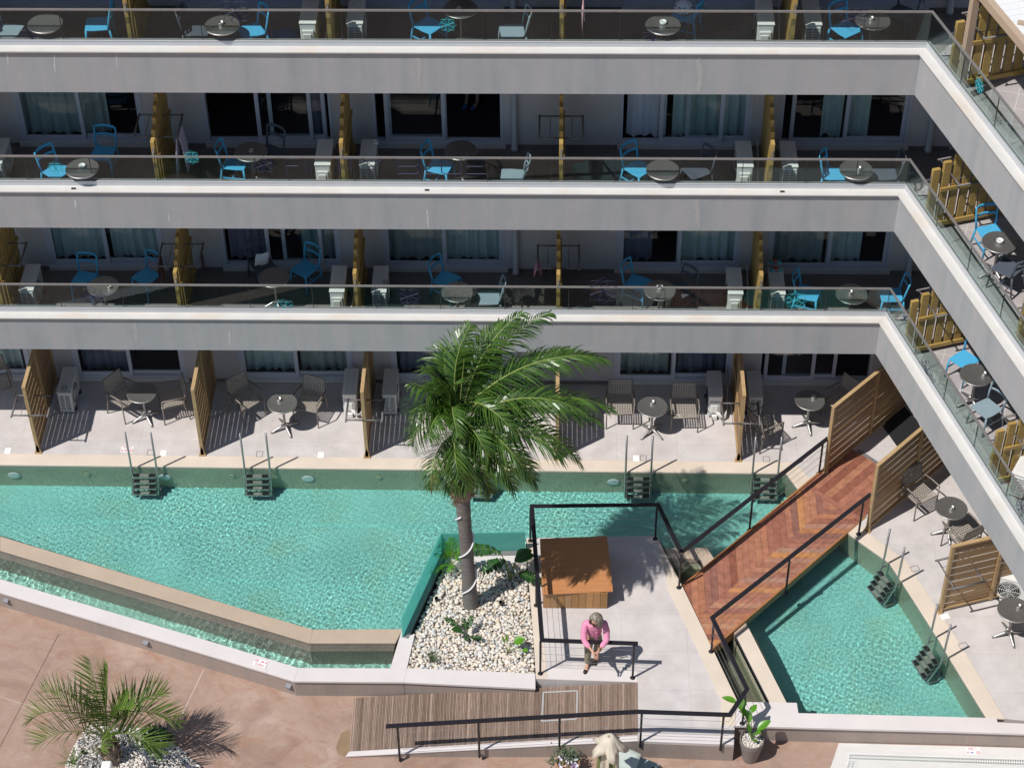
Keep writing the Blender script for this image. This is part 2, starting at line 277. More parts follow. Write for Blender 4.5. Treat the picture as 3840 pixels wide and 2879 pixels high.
# ------------------------------------------------------------------ geometry helpers
class MB:
    """Collects shapes and links them as ONE mesh object."""
    def __init__(s): s.v = []; s.f = []; s.mi = []; s.m = 0; s.T = Matrix.Identity(4)
    def add(s, vs, fs):
        o = len(s.v); s.v += [tuple(s.T @ Vector(v)) for v in vs]
        for f in fs: s.f.append([i+o for i in f]); s.mi.append(s.m)
        return s
    def box(s, x0, x1, y0, y1, z0, z1):
        return s.add([(x0, y0, z0), (x1, y0, z0), (x1, y1, z0), (x0, y1, z0), (x0, y0, z1), (x1, y0, z1), (x1, y1, z1), (x0, y1, z1)],
                     [(0, 3, 2, 1), (4, 5, 6, 7), (0, 1, 5, 4), (1, 2, 6, 5), (2, 3, 7, 6), (3, 0, 4, 7)])
    def prism(s, poly, z0, z1, top=True, bot=True, side=True):
        n = len(poly)
        a = sum(poly[i][0]*poly[(i+1) % n][1]-poly[(i+1) % n][0]*poly[i][1] for i in range(n))
        if a < 0: poly = poly[::-1]
        f = []
        if top: f.append(tuple(range(n, 2*n)))
        if bot: f.append(tuple(range(n-1, -1, -1)))
        if side: f += [(i, (i+1) % n, n+(i+1) % n, n+i) for i in range(n)]
        return s.add([(p[0], p[1], z0) for p in poly]+[(p[0], p[1], z1) for p in poly], f)
    def quadstrip(s, A, B, z0a, z1a, z0b=None, z1b=None):
        """Ring of a wall between two polylines A (outer) and B (inner), closed at both ends, from z0 to z1."""
        n = len(A)
        for i in range(n-1):
            s.prism([A[i], A[i+1], B[i+1], B[i]], z0a, z1a)
        return s
    def tube(s, pts, r, n=8, closed=False, cap=True, r2=None):
        pts = [Vector(p) for p in pts]; k = len(pts); vs = []; fs = []
        up = None
        for i, p in enumerate(pts):
            a = pts[i-1] if (i > 0 or closed) else p; b = pts[(i+1) % k] if (i < k-1 or closed) else p
            t = (b-a).normalized()
            if up is None:
                up = Vector((0, 0, 1)) if abs(t.z) < .9 else Vector((1, 0, 0))
            sx = t.cross(up).normalized(); up2 = sx.cross(t).normalized(); up = up2
            rr = r if not isinstance(r, (list, tuple)) else r[i]
            for j in range(n):
                th = 2*PI*j/n; vs.append(p+sx*(math.cos(th)*rr)+up2*(math.sin(th)*rr*(r2/r if r2 else 1)))
        for i in range(k if closed else k-1):
            for j in range(n):
                a = i*n+j; b = i*n+(j+1) % n; c = ((i+1) % k)*n+(j+1) % n; d = ((i+1) % k)*n+j; fs.append((a, b, c, d))
        if cap and not closed: fs += [tuple(range(n-1, -1, -1)), tuple(range((k-1)*n, k*n))]
        return s.add(vs, fs)
    def bar(s, p, q, wd, h, up=(0, 0, 1)):
        """Rectangular bar from p to q, width wd across, height h along up."""
        p = Vector(p); q = Vector(q); t = (q-p).normalized(); u = Vector(up)
        x = t.cross(u)
        if x.length < 1e-4: x = t.cross(Vector((0, 1, 0)))
        x.normalize(); u = x.cross(t).normalized(); vs = []
        for c in (p, q):
            for a, b in ((-1, -1), (1, -1), (1, 1), (-1, 1)): vs.append(c+x*(a*wd/2)+u*(b*h/2))
        return s.add(vs, [(0, 3, 2, 1), (4, 5, 6, 7), (0, 1, 5, 4), (1, 2, 6, 5), (2, 3, 7, 6), (3, 0, 4, 7)])
    def lathe(s, prof, n=24, c=(0, 0, 0)):
        vs = []; fs = []; k = len(prof)
        for r, z in prof:
            for j in range(n): vs.append((c[0]+r*math.cos(2*PI*j/n), c[1]+r*math.sin(2*PI*j/n), c[2]+z))
        for i in range(k-1):
            for j in range(n): fs.append((i*n+j, i*n+(j+1) % n, (i+1)*n+(j+1) % n, (i+1)*n+j))
        if prof[0][0] > 1e-5: fs.append(tuple(range(n-1, -1, -1)))
        if prof[-1][0] > 1e-5: fs.append(tuple(range((k-1)*n, k*n)))
        return s.add(vs, fs)
    def strip(s, L, R):
        n = len(L); return s.add(list(L)+list(R), [(i, i+1, n+i+1, n+i) for i in range(n-1)])
    def build(s, name, ms, parent=None, smooth=False, bevel=0, thick=0, subd=0, seg=2):
        me = bpy.data.meshes.new(name); me.from_pydata(s.v, [], s.f)
        for m in (ms if isinstance(ms, (list, tuple)) else [ms]): me.materials.append(M[m] if isinstance(m, str) else m)
        if any(s.mi): me.polygons.foreach_set('material_index', s.mi)
        if smooth:
            me.polygons.foreach_set('use_smooth', [True]*len(me.polygons))
        me.validate(); me.update()
        o = bpy.data.objects.new(name, me); COL.objects.link(o)
        if parent is not None: o.parent = parent
        if thick:
            md = o.modifiers.new('thickness', 'SOLIDIFY'); md.thickness = thick; md.offset = 0
        if bevel:
            md = o.modifiers.new('edges', 'BEVEL'); md.width = bevel; md.segments = seg; md.limit_method = 'ANGLE'; md.angle_limit = .7
        if subd:
            md = o.modifiers.new('smooth', 'SUBSURF'); md.levels = subd; md.render_levels = subd
        return o
def tag(o, label, cat, group=None):
    o['label'] = label; o['category'] = cat
    if group: o['group'] = group
    return o
def struct(o, kind='structure'): o['kind'] = kind; return o
def thing(name, label, cat, loc=(0, 0, 0), rz=0, group=None):
    o = bpy.data.objects.new(name, None); COL.objects.link(o); o.location = loc; o.rotation_euler = (0, 0, rz); o.empty_display_size = .1
    return tag(o, label, cat, group)
def copy_tree(o, parent=None):
    c = o.copy(); COL.objects.link(c)
    if parent is not None: c.parent = parent
    for ch in list(o.children): copy_tree(ch, c)
    return c
_proto = {}
def place(key, maker, loc, rz, label, cat, group):
    """The first call builds the thing, later ones copy it with its parts."""
    if key not in _proto:
        o = maker(); _proto[key] = o
    else: o = copy_tree(_proto[key])
    o.location = loc; o.rotation_euler = (0, 0, rz); tag(o, label, cat, group); return o
def face(hx, hy): return math.atan2(hx, -hy)          # rotation that turns local -y towards (hx, hy)
def clip(poly, px, py, nx, ny):                        # keep the side where (p-(px,py)).n >= 0
    out = []; n = len(poly)
    for i in range(n):
        a = poly[i]; b = poly[(i+1) % n]; da = (a[0]-px)*nx+(a[1]-py)*ny; db = (b[0]-px)*nx+(b[1]-py)*ny
        if da >= 0: out.append(a)
        if (da >= 0) != (db >= 0):
            t = da/(da-db); out.append((a[0]+(b[0]-a[0])*t, a[1]+(b[1]-a[1])*t))
    return out
def offset_poly(P, d):
    """Offset an open polyline to its left by d (mitred)."""
    out = []; n = len(P)
    for i in range(n):
        if i == 0: t = Vector(P[1])-Vector(P[0])
        elif i == n-1: t = Vector(P[-1])-Vector(P[-2])
        else: t = None
        if t is not None:
            t = t.normalized(); out.append((P[i][0]-t.y*d, P[i][1]+t.x*d))
        else:
            a = (Vector(P[i])-Vector(P[i-1])).normalized(); b = (Vector(P[i+1])-Vector(P[i])).normalized()
            na = Vector((-a.y, a.x)); nb = Vector((-b.y, b.x)); m = (na+nb).normalized(); k = d/max(.3, m.dot(na)); out.append((P[i][0]+m.x*k, P[i][1]+m.y*k))
    return out
def inset(poly, d):
    n = len(poly); a = sum(poly[i][0]*poly[(i+1) % n][1]-poly[(i+1) % n][0]*poly[i][1] for i in range(n))
    P = poly if a > 0 else poly[::-1]; out = []
    for i in range(n):
        u_ = (Vector(P[i])-Vector(P[i-1])).normalized(); v_ = (Vector(P[(i+1) % n])-Vector(P[i])).normalized()
        na = Vector((-u_.y, u_.x)); nb = Vector((-v_.y, v_.x)); m = na+nb; m = m.normalized() if m.length > 1e-3 else na; k = d/max(.3, m.dot(na))
        out.append((P[i][0]+m.x*k, P[i][1]+m.y*k))
    return out
def inside(poly, X, Y):
    r = np.zeros(X.shape, bool); n = len(poly)
    for i in range(n):
        x0, y0 = poly[i]; x1, y1 = poly[(i+1) % n]
        if y0 == y1: continue
        c = ((y0 > Y) != (y1 > Y)) & (X < (x1-x0)*(Y-y0)/(y1-y0)+x0); r ^= c
    return r
# ================================================================== SETTING: ground, pools, terrace
GZ = -.46
XL = -14.0
# outlines (world metres)
SILL_OUT = [(XL, -2.86), (-10.56, -4.10), (-5.28, -5.98), (-4.76, -6.17), (-2.71, -6.17), (-.37, -6.29)]
SILL_IN = [(XL, -2.56), (-10.63, -3.76), (-5.32, -5.64), (-4.72, -5.86), (-3.02, -5.85)]
WEIR_OUT = [(XL, -1.83), (-10.78, -3.0), (-5.39, -4.95), (-4.56, -5.25), (-2.97, -5.23)]
WEIR_IN = [(XL, -1.48), (-10.85, -2.63), (-5.69, -4.51), (-4.53, -4.92), (-2.86, -4.89)]
POOL_FAR = [(XL, -.693), (4.60, -.80), (4.81, -1.26), (5.75, -2.5), (6.38, -3.16), (6.57, -3.66), (7.09, -5.09), (7.22, -5.50), (7.69, -6.86)]
KERB_OUT = [(XL, -.375), (4.78, -.48), (5.07, -.94), (6.09, -2.43), (6.72, -3.12), (6.90, -3.62), (7.42, -5.05), (7.56, -5.47), (8.02, -6.88)]
POOL = POOL_FAR+[(4.35, -6.79), (4.34, -6.56), (4.16, -6.55), (3.73, -5.12), (3.58, -4.78), (3.04, -3.06), (2.91, -2.78), (2.10, -2.80), (1.95, -2.52), (-.58, -2.60), (-.59, -2.95), (-2.21, -3.0), (-2.80, -4.89)]+WEIR_IN[::-1][1:]
CHAN = SILL_IN+[(-2.98, -5.23)]+WEIR_OUT[::-1][1:]
SIDE = [(2.16, -3.05), (2.78, -3.08), (3.34, -5.01), (3.86, -6.55), (3.27, -6.55), (2.88, -5.31), (2.40, -3.85)]
WATER_Z, CHAN_Z, SIDE_Z = -.05, -.27, -.33
# ground sheet
g = MB(); g.prism([(-160, 30), (XL-.5, 30), (XL-.5, -2.2)]+[(p[0], p[1]+.04) for p in SILL_OUT[1:]]+[(-.35, -6.4), (3.2, -6.5), (9.2, -7.1), (9.3, -7.1), (160, -7.1), (160, -160), (-160, -160)], GZ-.2, GZ)
struct(g.build('ground', 'terracotta'))
# basins: floor plus walls
def basin(name, poly, z0, z1, fm, wm):
    b = MB(); b.prism(poly, z0-.1, z0, side=False, bot=False); b.m = 1
    P = inset(poly, .003); n = len(P)
    for i in range(n):
        p = P[i]; q = P[(i+1) % n]; b.add([(q[0], q[1], z0), (p[0], p[1], z0), (p[0], p[1], z1), (q[0], q[1], z1)], [(0, 1, 2, 3)])
    o = b.build(name, [fm, wm]); o.cycles.is_caustics_receiver = True; return struct(o)
basin('pool_floor', POOL, -.92, -.046, 'floor_tile', 'wall_tile')
basin('channel_floor', CHAN, -.84, -.077, 'chan_tile', 'weir_tile')
basin('channel_floor', SIDE, -.70, -.165, 'weir_tile', 'wall_tile')
lm = MB()
for (a, b), (c_, d_) in ((at('C1', 300, 1195, -.5).xy, at('C2', 1600, 1240, -.5).xy), (at('D2', -400, 60, -.5).xy, at('D2', 900, 135, -.5).xy)): lm.bar((a, b, -.9185), (c_, d_, -.9185), .10, .004)
M['floor_line'] = tile_mat('pale_floor_mosaic', (.31, .76, .69), (.27, .68, .61), (.36, .74, .66), .05, .3, mortar=.08)
o_ = lm.build('pool_floor_line', 'floor_line'); o_.cycles.is_caustics_receiver = True; struct(o_)
# water: displaced sheets, refracting
def water_mat(name, tint):
    m, nt, b, L = new_mat(name); b.inputs['Transmission Weight'].default_value = 1; b.inputs['IOR'].default_value = 1.33; b.inputs['Roughness'].default_value = 0
    b.inputs['Base Color'].default_value = (*tint, 1); return m
rng = np.random.default_rng(5)
def waves(amp, lo, hi, n, seed):
    r = np.random.default_rng(seed); return [(r.uniform(0, 2*PI), 2*PI/math.exp(r.uniform(math.log(lo), math.log(hi))), r.uniform(0, 2*PI)) for _ in range(n)], amp
def height(Wv, X, Y):
    ws, amp = Wv; h = np.zeros_like(X)
    for a, k, p in ws: h += np.sin(k*(X*math.cos(a)+Y*math.sin(a))+p)/k
    return h*amp
def water(name, poly, z, step, Wv, m, grow=.07):
    xs = [p[0] for p in poly]; ys = [p[1] for p in poly]
    nx = int((max(xs)-min(xs)+2*grow)/step)+1; ny = int((max(ys)-min(ys)+2*grow)/step)+1
    X, Y = np.meshgrid(min(xs)-grow+np.arange(nx)*step, min(ys)-grow+np.arange(ny)*step, indexing='ij')
    ins = inside(poly, X, Y)
    for _ in range(max(1, int(grow/step))):
        d = ins.copy(); d[1:] |= ins[:-1]; d[:-1] |= ins[1:]; d[:, 1:] |= ins[:, :-1]; d[:, :-1] |= ins[:, 1:]; ins = d
    mask = ins[:-1, :-1] & ins[1:, :-1] & ins[:-1, 1:] & ins[1:, 1:]
    amp_mod = .75+.45*np.sin(X*.9+1.3*np.sin(Y*.7))*np.sin(Y*1.1+.8*np.sin(X*.8))
    Z = z+height(Wv, X, Y)*amp_mod
    if name == 'water' and len(poly) > 20:          # rings that spread from the return jets
        for cx, cy in ((-8.5, -2.4), (-5.2, -2.9), (-2.8, -2.1), (5.9, -4.9), (.2, -1.9)):
            R = np.hypot(X-cx, Y-cy); Z += .0005*np.sin(R*2*PI/.15+.6*np.sin(3*np.arctan2(Y-cy, X-cx)))*np.exp(-R/.5)
    idx = np.arange(nx*ny).reshape(nx, ny)
    q = np.stack([idx[:-1, :-1][mask], idx[1:, :-1][mask], idx[1:, 1:][mask], idx[:-1, 1:][mask]], 1)
    used = np.unique(q); remap = np.full(nx*ny, -1); remap[used] = np.arange(len(used))
    co = np.stack([X.ravel()[used], Y.ravel()[used], Z.ravel()[used]], 1); q = remap[q]
    me = bpy.data.meshes.new(name); me.vertices.add(len(co)); me.vertices.foreach_set('co', co.ravel())
    me.loops.add(q.size); me.loops.foreach_set('vertex_index', q.ravel()); me.polygons.add(len(q))
    me.polygons.foreach_set('loop_start', np.arange(len(q))*4); me.polygons.foreach_set('use_smooth', np.ones(len(q), bool))
    me.materials.append(m); me.update(); me.validate()
    o = bpy.data.objects.new(name, me); COL.objects.link(o); o.cycles.is_caustics_caster = True; return struct(o)
WM1 = water_mat('pool_water', (.80, .99, .975)); WM2 = water_mat('channel_water', (.86, .99, .95)); WM3 = water_mat('side_channel_water', (.75, .92, .80))
water('water', POOL, WATER_Z, .017, waves(.0041, .05, .18, 60, 3), WM1)
water('water', CHAN, CHAN_Z, .024, waves(.017, .06, .24, 44, 8), WM2)
water('water', SIDE, SIDE_Z, .03, waves(.006, .1, .5, 24, 9), WM3, .04)
# terrace paving up to the building, kerbs of the pool
dk = MB(); dk.prism(KERB_OUT+[(9.2, -7.0), (9.6, -9.5), (13.5, -9.5), (13.5, 2.4), (XL, 2.4)], -.2, 0)
struct(dk.build('terrace_paving', 'deck'))
kb = MB(); kb.quadstrip(KERB_OUT, POOL_FAR, -.045, .004); struct(kb.build('pool_kerb', 'kerb', bevel=.008))
ub = MB(); ub.quadstrip(offset_poly(KERB_OUT, .3), [(p[0], p[1]) for p in offset_poly(POOL_FAR, .004)], -1.0, -.05); struct(ub.build('pool_wall_core', 'taupe_wall'))
# overflow weir wall between pool and catch channel
wr = MB(); wr.quadstrip(WEIR_IN, WEIR_OUT, -.075, -.034); wr.m = 1; wr.quadstrip(offset_poly(WEIR_IN, -.03), offset_poly(WEIR_OUT, .035), -1.02, -.076)
tag(wr.build('weir_wall', ['weirtop', 'weir_tile'], bevel=.006), 'low tan stone overflow wall between the big pool and its catch channel', 'wall')
# outer wall with pinkish stone cap, planter front included
sw = MB()
SI2 = SILL_IN[:-1]+[(-3.03, -5.85)]
sw.quadstrip(SILL_OUT[:4]+[(-2.76, -6.17)], SI2, -.055, 0)
sw.prism([(-2.76, -6.17), (-3.03, -5.85), (-2.86, -4.89), (-2.84, -5.12), (-2.62, -5.03), (-2.72, -5.84)], -.055, 0)
sw.prism([(-2.76, -6.17), (-2.72, -5.84), (-.37, -5.94), (-.365, -6.29)], -.055, 0)
sw.m = 1
sw.quadstrip(offset_poly(SILL_OUT[:4]+[(-2.76, -6.17)], .03), offset_poly(SI2, -.03), -1.02, -.0555)
sw.prism([(-2.76, -6.14), (-2.72, -5.87), (-.38, -5.96), (-.38, -6.26)], -.62, -.0555)
sw.prism([(-2.98, -5.83), (-2.81, -5.0), (-2.66, -5.04), (-2.74, -5.83)], -.62, -.0555)
tag(sw.build('retaining_wall', ['sill', 'taupe_wall'], bevel=.006), 'low taupe retaining wall with pinkish white stone cap around the catch channel and pebble bed', 'wall')
# platform
PLAT = [(-.58, -2.60), (1.95, -2.52), (2.28, -3.49), (2.40, -3.83), (2.88, -5.31), (3.26, -6.50), (3.19, -7.10), (3.15, -7.51), (1.46, -7.45), (1.49, -6.13), (-.355, -6.07), (-.41, -5.2), (-.52, -3.69)]
pf = MB(); pf.prism(PLAT, -.6, 0); struct(pf.build('platform_paving', 'deck'))
pk = MB()
pk.prism([(1.95, -2.52), (2.28, -3.49), (2.40, -3.83), (2.88, -5.31), (3.26, -6.50), (3.19, -7.10), (2.93, -7.06), (2.98, -6.55), (2.62, -5.38), (2.12, -3.9)], 0, .0045)
pk.prism([(-.52, -3.69), (-.41, -5.2), (-.355, -6.07), (-.15, -6.06), (-.22, -5.2), (-.40, -2.62), (-.58, -2.60)], 0, .0045)
struct(pk.build('platform_kerb', 'kerb'))
pk = MB(); pk.prism([(-.355, -6.07), (1.49, -6.13), (1.48, -5.86), (-.15, -5.80), (-.15, -6.06)], 0, .005); pk.prism([(1.46, -7.45), (3.15, -7.51), (3.17, -7.30), (1.47, -7.24)], 0, .005)
struct(pk.build('platform_kerb', 'sill'))
pw = MB(); pw.prism([(1.455, -7.455), (3.155, -7.515), (3.18, -7.12), (3.10, -7.08), (1.46, -7.4)], GZ, -.05); tag(pw.build('platform_wall', 'taupe_wall'), 'taupe rendered wall face under the front edge of the paved platform', 'wall')
# sill along the front of the end pool
fs = MB(); fs.prism([(3.27, -6.55), (4.34, -6.56), (4.35, -6.79), (7.87, -6.86), (7.88, -6.96), (9.6, -7.03), (9.6, -7.24), (7.0, -7.165), (3.19, -7.09)], -.055, .002); fs.m = 1
fs.prism([(3.27, -6.58), (4.32, -6.59), (4.33, -6.82), (7.86, -6.89), (9.6, -7.03), (9.6, -7.20), (7.0, -7.125), (3.19, -7.05)], -1.0, -.0555)
tag(fs.build('retaining_wall', ['sill', 'taupe_wall'], bevel=.006), 'low taupe wall with white stone cap along the front of the end pool', 'wall')
# inner weir of the end pool and the stone block beside the bridge
iw = MB(); iw.prism([(3.34, -5.01), (3.58, -4.78), (4.16, -6.55), (3.86, -6.55)], -.09, -.012); iw.m = 1; iw.prism([(3.37, -5.0), (3.575, -4.80), (4.15, -6.55), (3.89, -6.55)], -.95, -.09)
tag(iw.build('weir_wall', ['kerb', 'weir_tile'], bevel=.006), 'short pale stone overflow wall beside the end pool and dark side channel', 'wall')
sb = MB(); sb.prism([(2.10, -2.80), (2.91, -2.78), (3.04, -3.06), (3.58, -4.78), (3.34, -5.01), (2.78, -3.08), (2.16, -3.05)], -.16, -.04); sb.m = 1; sb.prism([(2.11, -2.82), (2.90, -2.80), (3.02, -3.07), (3.56, -4.80), (3.36, -5.0), (2.80, -3.05), (2.18, -3.02)], -.95, -.16)
tag(sb.build('stone_ledge', ['weirtop', 'wall_tile'], bevel=.006), 'beige stone ledge with dark opening between platform corner and wooden bridge', 'ledge')
# ramp up to the platform: ribbed sheet, white curb
RB0, RB1, RF0, RF1 = Vector((-3.70, -6.19, GZ+.004)), Vector((1.485, -6.14, 0)), Vector((-3.68, -7.42, GZ+.004)), Vector((1.46, -7.33, 0))
rp = MB(); n = 185
for i in range(n):
    a, b = i/n+.0006, (i+1)/n-.0006
    A0, A1, B0, B1 = RB0.lerp(RB1, a), RB0.lerp(RB1, b), RF0.lerp(RF1, a), RF0.lerp(RF1, b)
    hgt = .012 if i % 25 else .002
    rp.add([A0, A1, B1, B0]+[p+Vector((0, 0, hgt)) for p in (A0, A1, B1, B0)], [(4, 7, 6, 5), (0, 1, 5, 4), (1, 2, 6, 5), (2, 3, 7, 6), (3, 0, 4, 7)])
struct(rp.build('ramp_path', 'ramp_rib'))
rb = MB(); rb.add([RB0, RB1, RF1, RF0]+[Vector((p.x, p.y, GZ-.05)) for p in (RB0, RB1, RF1, RF0)], [(0, 1, 2, 3)[::-1], (0, 1, 5, 4), (1, 2, 6, 5), (2, 3, 7, 6), (3, 0, 4, 7)]); struct(rb.build('ramp_path_base', 'pale_joint'))
C0, C1, E0, E1 = Vector((-3.75, -7.53, GZ+.02)), Vector((1.46, -7.46, .005)), Vector((-3.69, -7.42, GZ+.02)), Vector((1.46, -7.33, .005))
rc = MB(); rc.add([C0, C1, E1, E0]+[p+Vector((0, 0, .02)) for p in (C0, C1, E1, E0)], [(4, 5, 6, 7), (0, 1, 5, 4), (1, 2, 6, 5), (2, 3, 7, 6), (3, 0, 4, 7), (3, 2, 1, 0)]); rc.m = 1
q = [Vector((-3.72, -7.515, GZ+.02)), Vector((1.455, -7.452, .005)), Vector((1.455, -7.35, .005)), Vector((-3.69, -7.44, GZ+.02))]
rc.add(q+[Vector((p.x, p.y, GZ-.05)) for p in q], [(0, 3, 2, 1), (0, 1, 5, 4), (1, 2, 6, 5), (2, 3, 7, 6), (3, 0, 4, 7)])
tag(rc.build('ramp_curb', ['sill', 'taupe_wall']), 'sloping white stone curb on taupe base along the front of the ribbed ramp', 'curb')
# silver tape rectangle on the ramp
tp = MB(); zt = lambda x: GZ+(x+3.7)/5.19*.46+.018
def on(t, a, b):                       # point on the ramp plane seen at a place of the photograph
    d = ray(t, a, b); z = -.1
    for _ in range(20): p = CAMP+d*((z-CAMP.z)/d.z); z = zt(p.x)
    return Vector((p.x, p.y, z+.002))
for (a, b) in ((('D3', 305, 1030), ('D3', 587, 1017)), (('D3', 587, 1017), ('D3', 578, 1250)), (('D3', 578, 1250), ('D3', 290, 1268)), (('D3', 290, 1268), ('D3', 305, 1030))):
    tp.bar(on(*a), on(*b), .03, .004)
tag(tp.build('tape_outline', 'tape'), 'silver tape rectangle stuck around a hatch on the ribbed ramp', 'tape')
# joints and stains of the terracotta ground
jt = MB()
for pts, wd in (([('D1', 487, 545), ('D1', 0, 1480)], .02),):
    for p, q in zip(pts[:-1], pts[1:]): jt.bar(at(*p, GZ+.002), at(*q, GZ+.002), wd*.6, .004)
struct(jt.build('ground_joint', 'joint'))
jt = MB()
for pts, wd in (([('D1', 1690, 840), ('D1', 1490, 1260)], .035), ([('D1', 0, 1065), ('D1', 430, 1200)], .02)):
    for p, q in zip(pts[:-1], pts[1:]): jt.bar(at(*p, GZ+.002), at(*q, GZ+.002), wd*.6, .004)
struct(jt.build('ground_joint', 'pale_joint'))
M['puddle'] = mat('brown_damp_patch', (.27, .185, .11), .5, .15, 4)
ps = MB(); cc = [at('D2', a, b, GZ+.003) for a, b in ((730, 1365), (795, 1340), (800, 1450), (795, 1530), (760, 1565), (700, 1540), (685, 1480), (705, 1430))]
ps.add(cc, [tuple(range(len(cc)))]); struct(ps.build('ground_stain', 'puddle'))
# marble edge of the lower pool with slotted overflow grate
mb_ = MB(); mb_.prism([tuple(at('D4', *q, GZ)[:2]) for q in ((675, 1455), (2211, 1495))]+[(9.8, -7.2), (9.8, -9.5), (4.2, -9.5)], GZ-.1, GZ+.02); struct(mb_.build('lower_pool_paving', 'marble_grey'))
gr = MB(); ga = [at('D4', 765, 1537, GZ+.024), at('D4', 2211, 1583, GZ+.024), at('D4', 2211, 1642, GZ+.024), at('D4', 752, 1592, GZ+.024)]
def strip_grate(mb, A, B, C, D, n):
    mb.m = 1; mb.add([A, B, C, D], [(3, 2, 1, 0)]); mb.m = 0; up = Vector((0, 0, .006))
    for v0, v1 in ((0, .12), (.44, .56), (.88, 1)):
        mb.bar((A.lerp(D, (v0+v1)/2))+up, (B.lerp(C, (v0+v1)/2))+up, (A-D).length*(v1-v0), .012)
    for i in range(n+1):
        t = i/n; mb.bar(A.lerp(B, t)+up*.9, D.lerp(C, t)+up*.9, (A-B).length/n*.5, .010, up=(0, 0, 1))
strip_grate(gr, *ga, 72)
b0, b1, b2, b3 = at('D4', 752, 1598, GZ+.024), at('D4', 820, 1600, GZ+.024), at('D4', 640, 2150, GZ+.024), at('D4', 560, 2150, GZ+.024)
strip_grate(gr, b1, b2, b3, b0, 40)
tag(gr.build('overflow_grate', ['grate', 'grate_gap']), 'white slotted overflow grate set in the veined marble edge', 'grate')
# ================================================================== HOTEL BUILDING
H = 3.05
FZ = {0: 0.0, 1: 2.88, 2: 5.955, 3: 9.03, 4: 12.2}          # floor levels
FB = {1: 2.514, 2: 5.564, 3: 8.614, 4: 11.664}          # fascia bottoms
FT = {1: 3.335, 2: 6.415, 3: 9.470, 4: 12.50}           # underside of the marble coping
RT = {1: 4.05, 2: 7.10, 3: 10.22}                       # handrail tops
SE = 14.0                                               # length of the slanting wing
hotel = thing('hotel_building', 'grey hotel with three rows of marble edged balconies and a slanting side wing', 'building', (0, 1.9, 0))
hotel.location = (0, 0, 0)
def cor(d): return (6.19+.736*d, d)
def wl(s, t): p = w(s, t); return (p.x, p.y)
def wend(d): return wl(SE, d)
def line(d): return [(XL, d), cor(d), wend(d)]
for L in (1, 2, 3, 4):
    z = FZ[L]; main_only = L == 4
    ln = (lambda d: [(XL, d), (6.6+.736*d, d), (9.5, d)]) if main_only else line
    # slab: floor of this level, ceiling of the one below
    p = MB()
    if main_only: p.prism([(XL, .05), (9.5, .05), (12, 5.9), (XL, 5.9)], z-.25, z)
    else: p.prism([(XL, .05), cor(.05), wend(.05), wl(SE, 6), (13.2, 2.0), (13.2, 5.9), (XL, 5.9)], z-.25, z)
    p.build('floor_slab', 'soffit', hotel)
    if L < 4:
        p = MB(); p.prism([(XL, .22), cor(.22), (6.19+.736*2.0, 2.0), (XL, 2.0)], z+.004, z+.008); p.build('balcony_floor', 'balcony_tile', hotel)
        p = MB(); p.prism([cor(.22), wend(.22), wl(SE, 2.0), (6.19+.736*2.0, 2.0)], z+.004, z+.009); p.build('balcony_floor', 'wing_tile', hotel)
    p = MB(); zr = 0 if main_only else z; p.prism([(XL, 2.1 if L < 4 else 1.9), (9.5, 2.1 if L < 4 else 1.9), (9.5, 5.8), (XL, 5.8)], zr+.004, zr+.012)
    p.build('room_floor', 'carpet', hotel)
    p = MB(); p.quadstrip(ln(0), ln(.22), FB[L], FT[L]); p.build('parapet', 'stucco', hotel)
    p = MB(); p.quadstrip(ln(-.045), ln(.145), FT[L], FT[L]+.03)
    if L < 4: p.build('marble_coping', 'marble', hotel, bevel=.004)
    else: p.build('marble_coping', 'marble', hotel)
    if L == 4: continue
    c0 = FT[L]+.03
    p = MB(); p.quadstrip(line(.145), line(.215), c0, c0+.10); p.quadstrip(line(.138), line(.150), c0+.088, c0+.1005); p.build('rail_channel', 'alu', hotel)
    # glass balustrade: one part per row, every pane a sub-part
    bl = MB(); d = .172
    bl.quadstrip(line(d-.018), line(d+.018), RT[L]-.028, RT[L]); bl.quadstrip(line(d-.016), line(d+.016), c0+.1, c0+.112)
    br = bl.build('glass_balustrade', 'rail_steel', hotel)
    js = {1: [-9.59, -8.38, -7.16, -5.93, -4.71, -3.49, -2.25, -1.02, .21, 1.44, 2.68, 3.89, 5.12], 2: [-9.72, -8.53, -7.34, -6.14, -4.94, -3.73, -2.51, -1.3, -.14, 1.02, 2.18, 3.33, 4.48, 5.39],
          3: [-9.8, -8.59, -7.39, -6.17, -4.97, -3.75, -2.53, -1.32, -.14, 1.02, 2.19, 3.34, 4.51, 5.42]}[L]
    xs = [-14.4, -13.2, -12.0, -10.8]+js+[cor(d)[0]-.004]
    for a, b in zip(xs[:-1], xs[1:]):
        p = MB(); p.box(a+.006, b-.006, d-.006, d+.006, c0+.08, RT[L]-.02); p.m = 1; p.box(b-.0055, b+.0055, d-.008, d+.008, c0+.1, RT[L]-.03); p.build('glass_pane', ['glass', 'seal'], br)
    ss = [.0, 1.17, 2.44, 3.71, 4.99, 6.25, 7.5, 8.75, 10, 11.25, 12.5]
    for a, b in zip(ss[:-1], ss[1:]):
        p = MB(); p.T = WM; a += .0 if a else -.736*d+.004
        p.box(a+.006, b-.006, d-.006, d+.006, c0+.08, RT[L]-.02); p.m = 1; p.box(b-.004, b+.004, d-.008, d+.008, c0+.1, RT[L]-.03); p.build('glass_pane', ['glass', 'seal'], br)
